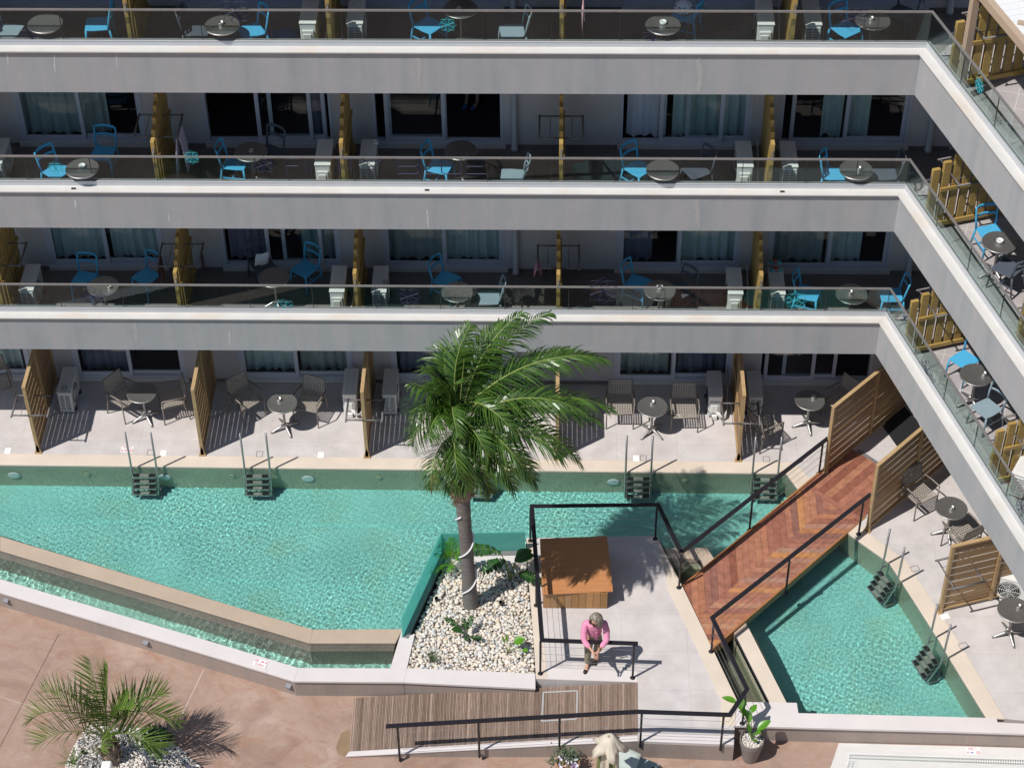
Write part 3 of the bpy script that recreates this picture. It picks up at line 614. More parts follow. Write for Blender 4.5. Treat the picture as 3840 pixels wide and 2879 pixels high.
# rear walls with door openings
YWL = {0: 1.78, 1: 1.98, 2: 1.98, 3: 1.98}; DZ0, DZ1 = .14, 2.42
DOORS = {2: [(-10.24, -7.83), (-6.68, -4.27), (-3.50, -1.05), (1.15, 3.62), (4.15, 6.57)], 1: [(-10.17, -7.84), (-6.67, -4.30), (-3.48, -1.04), (1.17, 3.62), (4.14, 6.58)],
         0: [(-10.10, -7.76), (-6.63, -4.25), (-3.46, -1.02), (1.19, 3.64), (4.18, 6.53)], 3: [(-10.27, -7.84), (-6.68, -4.27), (-3.50, -1.05), (1.15, 3.62), (4.15, 6.57)]}
for L in range(4):
    DOORS[L] = [(-13.35, -11.0)]+DOORS[L]
    z = FZ[L]; YW = YWL[L]; DOORS[L] = [(a*(1.003 if L else 1), b*(1.003 if L else 1)) for a, b in DOORS[L]]; p = MB(); x = XL; zt_ = FZ[L+1]-.25
    for a, b in DOORS[L]:
        p.box(x, a, YW, YW+.18, z, zt_); p.box(a, b, YW, YW+.18, z+DZ1, zt_); x = b
    p.box(x, 7.45, YW, YW+.18, z, zt_); p.build('rear_wall', 'wall', hotel)
    p = MB()
    for a, b in DOORS[L]: p.box(a-.04, b+.04, YW-.03, YW+.17, z+.01, z+DZ0-.03)
    p.m = 1; x = XL
    for a, b in DOORS[L]: p.box(x, a-.04, YW-.012, YW+.001, z+.008, z+.09); x = b+.04
    p.box(x, 7.4, YW-.012, YW+.001, z+.008, z+.09)
    p.build('door_step', ['marble', 'balcony_tile'], hotel)
    # wing rear wall: plain render with dark glazed openings
    p = MB(); p.T = WM; s = .75
    for a in (1.4, 5.0, 8.6):
        p.box(s, a, YW, YW+.18, z, zt_); p.box(a, a+2.4, YW, YW+.18, z+DZ1, zt_); s = a+2.4
    p.box(s, SE, YW, YW+.18, z, zt_); p.build('rear_wall', 'wall', hotel)
    p = MB(); p.T = WM
    for a in (1.4, 5.0, 8.6): p.box(a, a+2.4, YWL[L]+.10, YW+.115, z+.1, z+DZ1)
    p.build('window', 'pane', hotel)
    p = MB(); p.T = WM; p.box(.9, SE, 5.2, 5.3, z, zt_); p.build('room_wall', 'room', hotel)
    p = MB(); p.box(XL, 9.5, 5.8, 5.9, z, zt_)
    for xx in (-10.75, -7.25, -3.85, .05, 3.86): p.box(xx-.08, xx+.08, 2.16, 5.8, z, zt_)
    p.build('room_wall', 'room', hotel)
# sliding doors: outer frame, two leaves, two panes
OPEN = {(2, 1): ((0, .52), (.49, 1)), (2, 2): ((.40, .86), (.50, .97)), (2, 3): ((.07, .56), (.09, .57)), (2, 4): ((.29, .80), (.50, 1)), (2, 5): ((.06, .53), (.50, 1)),
        (1, 2): ((.36, .86), (.50, 1)), (0, 5): ((.03, .5), (.20, .70)), (3, 3): ((.0, .5), (.1, .6))}
def door(L, i, a, b):
    z = FZ[L]; YW = YWL[L]; y = YW+.05; p = MB(); f = .055
    p.box(a, a+f, y-.06, y+.10, z+DZ0-.03, z+DZ1); p.box(b-f, b, y-.06, y+.10, z+DZ0-.03, z+DZ1); p.box(a+f, b-f, y-.06, y+.10, z+DZ1-f, z+DZ1)
    p.box(a+f, b-f, y-.058, y+.10, z+DZ0-.03, z+DZ0+.015); p.box(a+f, b-f, y-.03, y-.022, z+DZ0+.015, z+DZ0+.03); p.box(a+f, b-f, y+.03, y+.038, z+DZ0+.015, z+DZ0+.03)
    o = p.build('sliding_door', 'frame', hotel, bevel=.004)
    lo, hi = a+f, b-f; W = hi-lo
    for k, (u0, u1) in enumerate(OPEN.get((L, i), ((0, .52), (.48, 1)))):
        x0, x1 = lo+u0*W, lo+u1*W; yy = y-.026+k*.055; g = .075; zb, ztp = z+DZ0+.016, z+DZ1-f-.003
        p = MB(); p.box(x0, x0+g, yy-.02, yy+.02, zb, ztp); p.box(x1-g, x1, yy-.02, yy+.02, zb, ztp); p.box(x0+g, x1-g, yy-.02, yy+.02, zb, zb+.10); p.box(x0+g, x1-g, yy-.02, yy+.02, ztp-g, ztp)
        p.build('door_leaf', 'frame', o, bevel=.003)
        p = MB(); p.box(x0+g-.005, x1-g+.005, yy-.005, yy+.005, zb+.095, ztp-g+.005); p.build('pane', 'pane', o)
for L in range(4):
    for i, (a, b) in enumerate(DOORS[L]): door(L, i, a, b)
# drainpipes
for L in (0, 1, 2, 3):
    z = FZ[L]; YW = YWL[L]
    for px_, bb in ((-.84, 1), (7.0, 0)):
        p = MB(); p.lathe([(.07, .01), (.07, .09), (.055, .095), (.055, FZ[L+1]-.26-z)], 14, c=(px_, YW-.075, z)); p.build('drainpipe', 'alu', hotel, smooth=True)
# light shades behind the glass: curtains hang free, things of their own
ROW = {3: 'top row', 2: 'second row', 1: 'third row', 0: 'poolside terrace'}
BAY = {0: 'bay beyond the end screen', 1: 'fifth bay from corner', 2: 'fourth bay from corner', 3: 'middle bay', 4: 'second bay from corner', 5: 'corner bay'}
def curtain(L, i, u0, u1, m='curtain', y=.30, drop=.0, label='pale', seed=0):
    YW = YWL[L]; a, b = DOORS[L][i]; x0, x1 = a+(b-a)*u0, a+(b-a)*u1; r = random.Random(seed+L*10+i*3+int(u0*100)); n = max(10, int((x1-x0)/.018)); top = []; bot = []
    ph = r.uniform(0, 6); fr = r.uniform(26, 36)
    for k in range(n+1):
        x = x0+(x1-x0)*k/n; wv = .028*math.sin(x*fr+ph)+.015*math.sin(x*fr*.37+2*ph)+.006*math.sin(x*fr*2.3)
        top.append((x, YW+y+wv*.7, FZ[L]+DZ1-.02)); bot.append((x+.02*math.sin(x*9), YW+y+wv*1.5, FZ[L]+.10+drop+.03*math.sin(x*fr*.5+ph)))
    p = MB(); p.strip(bot, top); o = p.build('curtain', m, smooth=True)
    tag(o, f'{label} curtain inside the sliding door of {ROW[L]}, {BAY[i]}', 'curtain', 'curtains behind the sliding doors')
for a in ((2, 1, .0, .70, 'curtain_grey', 'pale grey-green'), (2, 4, .06, .36, 'curtain_white', 'white open-edge'), (2, 4, .40, .98, 'curtain', 'pale teal'), (2, 5, .33, .50, 'curtain', 'narrow teal'), (2, 5, .53, .70, 'curtain', 'short-width teal'), (2, 2, .80, .95, 'curtain_dark', 'dark'),
          (1, 1, .0, .48, 'curtain', 'broad teal'), (1, 1, .52, 1, 'curtain', 'pleated teal'), (1, 2, .04, .36, 'curtain_dark', 'violet striped'), (1, 2, .66, .95, 'curtain_grey', 'grey-green'), (1, 3, .0, .49, 'curtain_grey', 'broad grey-green'), (1, 3, .52, 1, 'curtain', 'scalloped teal'),
          (1, 4, .05, .3, 'curtain_dark', 'dim'), (1, 4, .50, .97, 'curtain', 'crumpled teal'), (1, 5, .02, .47, 'curtain_grey', 'broad grey-green'), (1, 5, .52, .78, 'curtain', 'gathered teal'),
          (0, 1, .05, .48, 'curtain_dark', 'violet striped'), (0, 2, .03, .48, 'curtain', 'broad teal'), (0, 2, .52, .95, 'curtain_grey', 'grey-green'), (0, 3, .05, .48, 'curtain_dark', 'grey striped'), (0, 4, .05, .46, 'curtain_grey', 'broad grey-green'), (0, 4, .55, .95, 'curtain_dark', 'grey pleated'), (0, 0, .3, .9, 'curtain', 'dim teal'),
          (3, 1, .1, .48, 'curtain', 'dim teal')):
    curtain(*a[:5], label=a[5], seed=3)

# weather marks on the parapets, each with its own shape
M['drip_beige'] = mat('beige_patch', (.415, .41, .405), .85, .1, 8); M['drip_white'] = mat('lime_run', (.55, .565, .58), .85, .1, 12)
for t, a, b0, b1, wd, m in (('A2', 1372, 446, 768, .085, 'drip_beige'), ('A1', 450, 448, 600, .030, 'drip_white'), ('A1', 965, 446, 575, .022, 'drip_white'), ('B1', 622, 105, 180, .045, 'drip_white'), ('B1', 1395, 225, 290, .028, 'drip_white'), ('B2', 1442, 190, 346, .032, 'drip_white'), ('B3', 1580, 90, 350, .10, 'drip_beige'), ('A3', 1590, 470, 770, .12, 'drip_beige'), ('B2', 1180, 60, 75, .05, 'drip_white'), ('A1', 60, 450, 540, .03, 'drip_white'), ('B1', 1120, 1115, 1300, .08, 'drip_beige'), ('B1', 1900, 1190, 1320, .03, 'drip_white')):
    r = random.Random(int(a+b0)); A = ay(t, a, b0, -.0025); B = ay(t, a+8, b1, -.0025); n = 14; Ls = []; Rs = []
    for k in range(n+1):
        q = A.lerp(B, k/n); h_ = wd*.5*(.25+.75*math.sin(PI*min(1, .15+.8*k/n)))*r.uniform(.6, 1.15); o_ = r.uniform(-.25, .25)*wd; Ls.append((q.x-h_+o_, q.y, q.z)); Rs.append((q.x+h_+o_, q.y, q.z))
    p = MB(); p.strip(Ls, Rs); p.build('run_mark', m, hotel)
for t, a, b in (('A1', 600, 1557), ('A2', 1437, 1562), ('A4', 212, 1580)):
    q = ay(t, a, b, -.02); p = MB(); p.box(q.x-.04, q.x+.04, .02, .06, FT[2]+.0305, FT[2]+.045); p.build('drain_outlet', 'seal', hotel)
# ================================================================== FURNITURE AND FITTINGS
def mk_plastic(m):
    def f():
        t = thing('balcony_chair', 'x', 'chair')
        p = MB(); p.T = Matrix.Identity(4)
        P = [(-.20, -.22), (.20, -.22), (.215, -.05), (.20, .19), (.17, .205), (-.17, .205), (-.20, .19), (-.215, -.05)]
        p.prism(P, .435, .46); p.build('seat', m, t, bevel=.008)
        for sx in (-1, 1):
            p = MB(); p.tube([(sx*.195, -.20, .44), (sx*.205, -.215, .25), (sx*.215, -.235, 0)], [.021, .019, .014], 8); p.build('leg', m, t, smooth=True)
            p = MB(); p.tube([(sx*.185, .205, .45), (sx*.195, .235, .25), (sx*.205, .275, 0)], [.021, .019, .014], 8); p.build('leg', m, t, smooth=True)
        p = MB()
        for sx in (-1, 1):
            p.tube([(sx*.190, .19, .44), (sx*.205, .222, .62), (sx*.208, .265, .82), (sx*.205, .275, .865)], [.021, .020, .018, .014], 8)
        for z, dy, h in ((.83, .27, .030), (.665, .232, .024)):
            pts = [(.205*math.cos(a), dy+.075*math.sin(a)*.9, z+.012*math.sin(a)) for a in [PI*k/10 for k in range(11)]]
            L_ = [Vector(q)+Vector((0, 0, -h)) for q in pts]; R_ = [Vector(q)+Vector((0, 0, h)) for q in pts]; n = len(pts)
            Li = [v+Vector((0, -.018, 0)) for v in L_]; Ri = [v+Vector((0, -.018, 0)) for v in R_]
            p.add(L_+R_+Ri+Li, [(j*n+i, j*n+i+1, ((j+1) % 4)*n+i+1, ((j+1) % 4)*n+i) for j in range(4) for i in range(n-1)]+[(0, n, 2*n, 3*n), (n-1, 4*n-1, 3*n-1, 2*n-1)])
        p.build('backrest', m, t, smooth=True)
        p = MB()
        for sx in (-1, 1): p.bar((sx*.203, -.21, .235), (sx*.197, .235, .235), .016, .028)
        p.bar((-.2, .02, .235), (.2, .02, .235), .016, .024); p.build('stretcher', m, t)
        return t
    return f
def mk_armchair():
    t = thing('armchair', 'x', 'chair')
    for sx in (-1, 1):
        p = MB(); p.tube([(sx*.275, -.235, 0), (sx*.275, -.225, .63)], .014, 8); p.build('leg', 'taupe', t, smooth=True)
        p = MB(); p.tube([(sx*.27, .30, 0), (sx*.265, .215, .43), (sx*.25, .235, .55), (sx*.24, .315, .88)], .014, 8); p.build('leg', 'taupe', t, smooth=True)
        p = MB(); p.tube([(sx*.275, -.235, .63), (sx*.285, -.20, .655), (sx*.285, .0, .655), (sx*.27, .24, .63)], .016, 8); p.build('armrest', 'taupe', t, smooth=True)
    p = MB(); p.tube([(-.24, -.24, .43), (.24, -.24, .43), (.24, .235, .41), (-.24, .235, .41)], .014, 8, closed=True); p.build('seat_frame', 'taupe', t, smooth=True)
    p = MB(); p.tube([(-.24, .315, .88), (.24, .315, .88), (.25, .24, .545), (-.25, .24, .545)], .013, 8, closed=True); p.build('back_frame', 'taupe', t, smooth=True)
    p = MB()
    n = 10
    for i in range(n):
        x = -.225+.45*i/(n-1); p.box(x-.009, x+.009, -.235, .23, .432, .440)
    for i in range(n):
        y = -.225+.45*i/(n-1); p.box(-.235, .235, y-.009, y+.009, .437, .445)
    p.build('seat', 'weave', t)
    p = MB(); bt = lambda u, v: Vector((-.235+.47*u, .238+.075*v, .545+.325*v))
    for i in range(n):
        u = .02+.96*i/(n-1); p.bar(bt(u, 0), bt(u, 1), .018, .007, up=(0, -1, .2))
    for i in range(8):
        v = .03+.95*i/7; p.bar(bt(0, v), bt(1, v), .018, .012, up=(0, -1, .2))
    p.build('backrest', 'weave', t)
    return t
def mk_table():
    t = thing('bistro_table', 'x', 'table')
    p = MB(); p.lathe([(0, .715), (.30, .715), (.30, .732), (0, .732)], 40); p.build('table_top', 'table', t)
    p = MB(); p.lathe([(.292, .708), (.306, .711), (.308, .726), (.302, .735), (.294, .734)], 40); p.build('rim', 'steel', t, smooth=True)
    p = MB(); p.lathe([(.026, .10), (.026, .70), (.07, .714)], 16); p.build('pole', 'steel', t, smooth=True)
    p = MB()
    for k in range(4):
        a = PI/2*k; c, s_ = math.cos(a), math.sin(a); p.tube([(.015*c, .015*s_, .125), (.10*c, .10*s_, .095), (.27*c, .27*s_, .035), (.315*c, .315*s_, .012)], [.035, .030, .022, .02], 8)
    p.build('base', 'steel', t, smooth=True)
    return t
def mk_ac():
    """Condenser unit: long side along local y, fan on +x, coil end towards -y."""
    t = thing('air_conditioner', 'x', 'air conditioner')
    p = MB(); p.box(-.14, .14, -.39, .39, .05, .58); p.build('casing', 'ac', t, bevel=.018, seg=3)
    p = MB(); p.box(-.15, .15, -.40, .40, .582, .60)
    for k in range(5): p.box(-.10+.042*k, -.085+.042*k, -.34, .34, .60, .606)
    p.build('lid', 'ac', t, bevel=.006)
    p = MB(); p.lathe([(0, 0), (.205, 0), (.215, .012), (.215, 0)], 32); 
    p.v = [(.141+v[2], v[0]-.07, .31+v[1]) for v in p.v]; 
    p.build('fan', 'ac_dark', t)
    p = MB()
    for r_ in (.05, .09, .13, .17, .21): p.tube([(.158, -.07+r_*math.cos(a), .31+r_*math.sin(a)) for a in [2*PI*k/28 for k in range(28)]], .004, 4, closed=True)
    for k in range(8):
        a = 2*PI*k/8; p.tube([(.158, -.07, .31), (.158, -.07+.21*math.cos(a), .31+.21*math.sin(a))], .004, 4)
    p.build('fan_guard', 'ac', t)
    p = MB(); p.box(-.115, .115, -.3935, -.389, .10, .53); p.build('coil', 'ac_dark', t)
    p = MB()
    for k in range(9): p.box(-.125, .125, -.402, -.392, .095+.052*k, .118+.052*k)
    for x in (-.125, -.012, .105): p.box(x, x+.02, -.404, -.391, .09, .54)
    p.build('coil_grille', 'ac', t)
    for y in (-.25, .25):
        p = MB(); p.box(-.17, .17, y-.03, y+.03, 0, .05); p.build('foot', 'rubber', t)
    return t
def mk_ac_back():
    """The same unit turned round: its service end with pipes faces -y, fan on -x."""
    t = thing('air_conditioner', 'x', 'air conditioner')
    p = MB(); p.box(-.14, .14, -.39, .39, .05, .58); p.build('casing', 'ac', t, bevel=.018, seg=3)
    p = MB(); p.box(-.15, .15, -.40, .40, .582, .60)
    for k in range(5): p.box(-.10+.042*k, -.085+.042*k, -.34, .34, .60, .606)
    p.build('lid', 'ac', t, bevel=.006)
    p = MB(); p.lathe([(0, 0), (.205, 0), (.215, .012), (.215, 0)], 32); p.v = [(-.141-v[2], v[0]-.07, .31+v[1]) for v in p.v]; p.build('fan', 'ac_dark', t)
    p = MB(); p.box(-.11, .10, -.425, -.389, .14, .46); p.box(-.09, .06, -.445, -.42, .20, .40); p.build('service_cover', 'ac', t, bevel=.015)
    p = MB(); p.box(-.06, .05, -.47, -.40, .01, .12); p.build('drain_box', 'ac', t, bevel=.01)
    p = MB()
    for dx in (0, .03, .055): p.tube([(.02+dx, -.44, .22), (.10+dx, -.50, .12), (.20+dx*.5, -.44, .08+dx), (.27, -.20, .10+dx), (.29, .2, .3), (.29, .6, .5)], .014, 6)
    p.build('pipe', 'ac_hose', t, smooth=True)
    for y in (-.25, .25):
        p = MB(); p.box(-.17, .17, y-.03, y+.03, 0, .05); p.build('foot', 'rubber', t)
    return t
def rack_mesh(z, y0, y1, half, sides=(-1, 1), rod=1):
    p = MB()
    for sx in sides:
        p.tube([(sx*half, y0-.05, z), (sx*half, y1+.03, z)], .020, 10)
        for y in (y0, y1): p.tube([(0, y, z), (sx*half, y, z)], .016, 8)
        for k in range(rod): p.tube([(sx*half*(.5), y0, z), (sx*half*.5, y1, z)], .006, 6)
    return p
def mk_upper_screen(rack):
    def f():
        t = thing('timber_screen', 'x', 'privacy screen')
        hs_ = [1.38, 1.50, 1.62, 1.74, 1.86, 1.95, 1.98, 1.98]
        for i, h_ in enumerate(hs_):
            y = .27+.205*i; p = MB(); p.box(-.036, .036, y, y+.145, .055, h_); p.build('board', 'yellow_wood', t, bevel=.005)
        for q_ in ((.25, .10, .19), (.45, .88, .96)):
            p = MB(); p.box(.037, .072, q_[0], 1.88, q_[1], q_[2]); p.build('crossbar', 'yellow_wood', t, bevel=.004)
        p = MB(); p.box(-.05, .05, .24, .34, .008, .06); p.build('foot', 'yellow_wood', t)
        p = MB(); p.box(-.012, .012, .178, .272, 1.15, 1.17); p.box(-.014, .014, .255, .27, 1.09, 1.25); p.box(-.014, .014, .176, .19, 1.08, 1.17); p.build('bracket', 'steel', t)
        if rack: rack_mesh(1.24, .62, 1.30, .40).build('drying_rack', 'rack_steel', t, smooth=True)
        return t
    return f
def mk_ground_screen(length, rack, diag=True):
    def f():
        t = thing('slatted_screen', 'x', 'privacy screen')
        for y in (0, length*.5-.03, length-.07):
            p = MB(); p.box(-.035, .035, y, y+.07, .02 if y else .0, 1.785); p.build('post', 'tan_wood', t, bevel=.004)
        for z0, z1, hw, e in ((1.785, 1.83, .037, 0), (.06, .11, .03, .07), (.90, .96, .03, .07)):
            p = MB(); p.box(-hw, hw if z0 != .9 else -.012, e, length-e, z0, z1); p.build('rail', 'tan_wood', t, bevel=.004)
        p = MB(); n = 17
        for i in range(n):
            z = .115+i*.0982; g0 = .0105 if i % 2 else .004; g1 = .004 if i % 2 else .0105
            p.box(-.0035, .0035, .06, length-.06, z+g0, z+.0982-g1)
        p.build('slat_panel', 'tan_slat', t)
        p = MB(); p.box(-.07, .07, -.03, .06, .002, .022); p.add([(-.065, .0, .02), (.065, .0, .02), (0, .0, .26), (-.065, .05, .02), (.065, .05, .02), (0, .05, .26)], [(0, 1, 2), (5, 4, 3), (0, 3, 4, 1), (1, 4, 5, 2), (2, 5, 3, 0)]); p.build('foot', 'tan_wood', t)
        if rack: rack_mesh(1.06, .0, .58, .36).build('drying_rack', 'rack_steel', t, smooth=True)
        return t
    return f
def mk_ladder():
    """Pool ladder at the kerb: water on the -y side."""
    t = thing('pool_ladder', 'x', 'pool ladder')
    for sx in (-1, 1):
        p = MB(); p.tube([(sx*.255, .015, 1.02), (sx*.255, .0, .3), (sx*.255, -.03, -.06), (sx*.255, -.20, -.62), (sx*.255, -.24, -.72), (sx*.255, -.20, -.77), (sx*.255, -.02, -.78)], .021, 12); p.tube([(sx*.255, -.02, -.03), (sx*.255, .085, -.03)], .014, 8)
        o = p.build('handrail', 'steel', t, smooth=True); o.cycles.is_caustics_receiver = True
    for k in range(4):
        z = -.075-.175*k; y = -.10-.055*k; p = MB(); p.box(-.235, .235, y-.055, y+.055, z-.018, z); p.m = 1
        for a, b in ((-.225, -.095), (.095, .225)): p.box(a, b, y-.045, y+.045, z, z+.006)
        p.m = 2; p.box(-.09, .09, y-.04, y+.04, z, z+.005); p.m = 0; p.box(-.24, .24, y-.062, y-.05, z-.03, z+.006)
        o = p.build('step', ['steel', 'rubber', 'ladder_mid'], t); o.cycles.is_caustics_receiver = True
    return t
def mk_ashtray():
    t = thing('ashtray', 'x', 'ashtray'); p = MB(); p.lathe([(0, 0), (.045, 0), (.055, .045), (.042, .045), (.036, .018), (0, .016)], 20); p.build('bowl', 'steel', t, smooth=True)
    p = MB(); p.lathe([(.012, .016), (.012, .03), (0, .03)], 10); p.build('knob', 'steel', t); return t
def mk_ashtray_white():
    t = thing('ashtray', 'x', 'ashtray'); p = MB(); p.lathe([(0, 0), (.055, 0), (.062, .05), (.048, .05), (.042, .015), (0, .013)], 20); p.build('bowl', 'white_gloss', t, smooth=True)
    p = MB(); p.lathe([(.062, .05), (.064, .054), (.048, .055), (.047, .05)], 20); p.build('rim', 'white_gloss', t, smooth=True); return t
MK = {'blue': mk_plastic('blue'), 'dark': mk_plastic('dark_plastic'), 'grey': mk_plastic('lit_dark_plastic'), 'arm': mk_armchair}
NM = {'blue': 'blue chair', 'dark': 'dark slate chair', 'grey': 'grey-blue chair', 'arm': 'taupe woven armchair'}
def chair(kind, t, a, b, z, h, where, hz=.45):
    p = at(t, a, b, z+hz); place('chair_'+kind, MK[kind], (p.x, p.y, z+(.009 if z else 0)), face(*h), f'{NM[kind]} {where}', 'chair', 'woven terrace armchairs' if kind == 'arm' else 'plastic balcony chairs')
def shorten(q):
    for a in ('with steel ashtray, ', 'with steel ashtray ', 'with white ashtray, ', 'with white ashtray ', 'with a white ashtray '): q = q.replace(a, '')
    return q
def table(t, a, b, z, where, tray=None, dx=0, dy=0, rz=.4):
    p = at(t, a, b, z+.73); place('table', mk_table, (p.x, p.y, z+(.009 if z else 0)), rz, f'round steel table {where}', 'table', 'round steel bistro tables')
    if tray:
        place('tray_'+tray, mk_ashtray if tray == 's' else mk_ashtray_white, (p.x+dx, p.y+dy, z+.733+(.009 if z else 0)), 0, f"{'steel' if tray == 's' else 'white'} ashtray on table {shorten(where)}", 'ashtray', 'ashtrays on the tables')
Z1, Z2, Z3 = FZ[1], FZ[2], FZ[3]
# terrace (ground)
B_ = ['poolside bay farthest from corner', 'poolside second bay past the drying rack', 'poolside bay hidden by the palm crown', 'poolside bay right behind the platform']
chair('arm', 'C1', 1030, 190, 0, (.8, -.6), 'with sunlit front lip, first terrace bay past the end screen')
chair('arm', 'C1', 1420, 205, 0, (-.95, -.32), 'facing its twin across the half-shaded table near the ashtray-less top')
table('C1', 1175, 160, 0, 'half in shade between two woven armchairs, bare top', rz=.55)
chair('arm', 'C1', 2040, 210, 0, (.68, -.73), 'angled to the pool beside the screen that has no rack')
chair('arm', 'C2', 465, 235, 0, (-.33, -.94), 'facing the pool beside the table with a steel ashtray, by racked screen')
table('C2', 240, 245, 0, 'sunlit with steel ashtray, between two angled armchairs on terrace', 's', -.07, .08, .5)
chair('arm', 'C2', 2060, 235, 0, (-.5, -.85), 'mostly hidden behind the big palm crown')
chair('arm', 'C3', 940, 265, 0, (0, -1), 'facing the pool squarely, nearer the palm of the two')
chair('arm', 'C3', 1472, 295, 0, (.03, -1), 'facing the pool squarely, next to the cased air conditioner')
table('C3', 1210, 275, 0, 'between two armchairs that face the pool squarely', 's', .0, .10, .79)
chair('arm', 'C4', 70, 425, 0, (.85, .5), 'with its back to the pool in striped screen shadow')
chair('arm', 'C4', 690, 225, 0, (-.75, -.66), 'in deep shade beside the bridge screen')
table('C4', 435, 220, 0, 'by the bridge screen, half in shade', 's', .08, .06, .2)
chair('arm', 'C4', 1345, 985, 0, (.55, -.83), 'in full sun against the slatted screen beyond the bridge')
chair('arm', 'C4', 1705, 1320, 0, (-.5, .86), 'partly hidden behind the last slatted screen of the side wing')
table('C4', 1610, 1115, 0, 'in full sun under the slanting wing, between two armchairs', 's', .0, -.02, .1)
table('D4', 2130, 345, 0, 'beside the white air conditioner under the wing', 's', .09, .06, .2)
chair('arm', 'B1', -20, 1620, 0, (.4, -.9), 'just showing beyond the end slatted screen')
# lowest balcony row
r1 = 'on the third row'
chair('blue', 'B1', 700, 765, Z1, (-.22, -.97), f'facing out beside the door {r1}, end bay')
chair('blue', 'B1', 1215, 745, Z1, (-.6, -.8), f'angled inward {r1}, end bay, next to the drying rack')
table('B1', 855, 828, Z1, f'between two blue chairs {r1}, end bay', 's', .13, -.04)
chair('dark', 'B1', 2170, 640, Z1, (.55, -.83), f'in the shade under a white cloth {r1}')
chair('blue', 'B2', 430, 680, Z1, (-.6, -.8), f'standing in shade beside the cased air conditioner {r1}')
table('B2', 170, 755, Z1, f'{r1} between a cloth-draped dark chair and a blue chair')
chair('blue', 'B2', 1600, 770, Z1, (.85, -.5), f'half behind a reflecting table {r1}, above the palm')
table('B2', 1690, 875, Z1, f'{r1} just above the palm crown')
chair('grey', 'B2', 1955, 925, Z1, (-1, -.05), f'seen through glass above the palm {r1}')
chair('blue', 'B3', 1085, 800, Z1, (.88, -.45), f'facing the pale table in the second bay from corner {r1}')
table('B3', 1270, 862, Z1, f'with white ashtray {r1}, second bay from corner', 'w', -.0, .05)
chair('dark', 'B3', 1440, 860, Z1, (-.75, -.65), f'in shade {r1}, second bay from corner')
chair('blue', 'B4', 420, 885, Z1, (.95, -.3), f'in corner bay {r1}, beside the shoes')
table('B4', 782, 892, Z1, f'between facing blue chairs in corner bay {r1}', 's', -.02, .02)
chair('blue', 'B4', 1110, 900, Z1, (-1, -.04), f'at the glass corner {r1}, facing its twin')
chair('blue', 'B4', 1720, 1435, Z1, (-.75, -.65), f'in full sun on the slanting wing, lower level, seat facing out')
table('B4', 1815, 1562, Z1, f'sunlit on the slanting wing, lower level', 's', .14, .0)
chair('grey', 'C4', 1905, 290, Z1, (-.72, -.5), f'sunlit on the slanting wing, lower level, opposite the blue one')
# second row down
r2 = 'on the second row'
chair('blue', 'A1', 470, 1420, Z2, (.8, -.6), f'nearest the glass in the end bay {r2}')
chair('blue', 'A1', 855, 1270, Z2, (-.15, -1), f'set back by the door in the end bay {r2}')
table('A1', 682, 1400, Z2, f'with white ashtray in the end bay {r2}', 'w', .0, .03)
chair('blue', 'A1', 1950, 1355, Z2, (1, -.12), f'facing a shaded table {r2}, bay with the hanging towel')
table('A1', 2080, 1262, Z2, f'in the shade {r2}, bay with the hanging towel', 's', .01, .0)
chair('dark', 'A2', 130, 1265, Z2, (-.5, -.8), f'in deep shade {r2}, behind the glass lettering start')
chair('blue', 'A2', 1545, 1385, Z2, (.9, -.3), f'half hidden by glass reflections {r2}, behind the lettering')
table('A2', 1718, 1250, Z2, f'in the shade {r2}, above the last lettering')
chair('grey', 'A3', 50, 1465, Z2, (-1, .05), f'sunlit behind glass {r2}, next to the drainpipe')
chair('blue', 'A3', 1090, 1400, Z2, (.72, -.7), f'in the second bay from corner {r2}, seat half in sun')
table('A3', 1295, 1412, Z2, f'bare and sunlit in the second bay from corner {r2}')
chair('dark', 'A3', 1575, 1420, Z2, (-.85, -.5), f'in the second bay from corner {r2}')
chair('blue', 'A4', 650, 1450, Z2, (.95, -.3), f'in the corner bay {r2}')
table('A4', 820, 1410, Z2, f'in the corner bay {r2}', 's', .05, .0)
chair('dark', 'A4', 1060, 1440, Z2, (-1, -.05), f'in the corner bay {r2}')
chair('blue', 'B4', 1935, 385, Z2, (.3, -.95), f'in full sun on the slanting wing, upper level')
table('B4', 2008, 465, Z2, f'with white ashtray on the slanting wing, upper level', 'w', .0, .0)
chair('dark', 'B4', 2080, 680, Z2, (-.72, .68), f'in full sun on the slanting wing, upper level, back to the pool')
# top row
r3 = 'on the top row'
chair('grey', 'A1', 70, 262, Z3, (1, -.2), f'at the far end {r3}')
table('A1', 375, 200, Z3, f'in the end bay {r3}, bare')
chair('blue', 'A1', 815, 205, Z3, (-1, -.08), f'in the end bay {r3}, seat half sunlit')
chair('dark', 'A1', 1640, 255, Z3, (1, -.15), f'{r3} facing a blue one across a steel table')
table('A1', 1842, 215, Z3, f'with steel ashtray {r3}, fifth bay from corner', 's', -.02, .03)
chair('blue', 'A1', 2085, 262, Z3, (-.85, -.45), f'{r3} facing a dark one across a steel table')
chair('blue', 'A2', 1455, 215, Z3, (.78, -.62), f'{r3} in the middle bay, seat half in sun')
table('A2', 1716, 78, Z3, f'in the shade {r3}, middle bay', 's', -.02, -.03)
chair('grey', 'A3', 50, 262, Z3, (-1, -.15), f'{r3} behind glass in the middle bay')
table('A3', 1297, 212, Z3, f'with a white ashtray {r3}, second bay from corner', 'w', .0, .03)
chair('blue', 'A3', 1480, 130, Z3, (-.9, .3), f'{r3} carrying a spotted white bag')
chair('blue', 'A4', 735, 245, Z3, (.6, -.8), f'{r3} in the corner bay')
table('A4', 955, 172, Z3, f'in the corner bay {r3}', 's', -.02, .01)
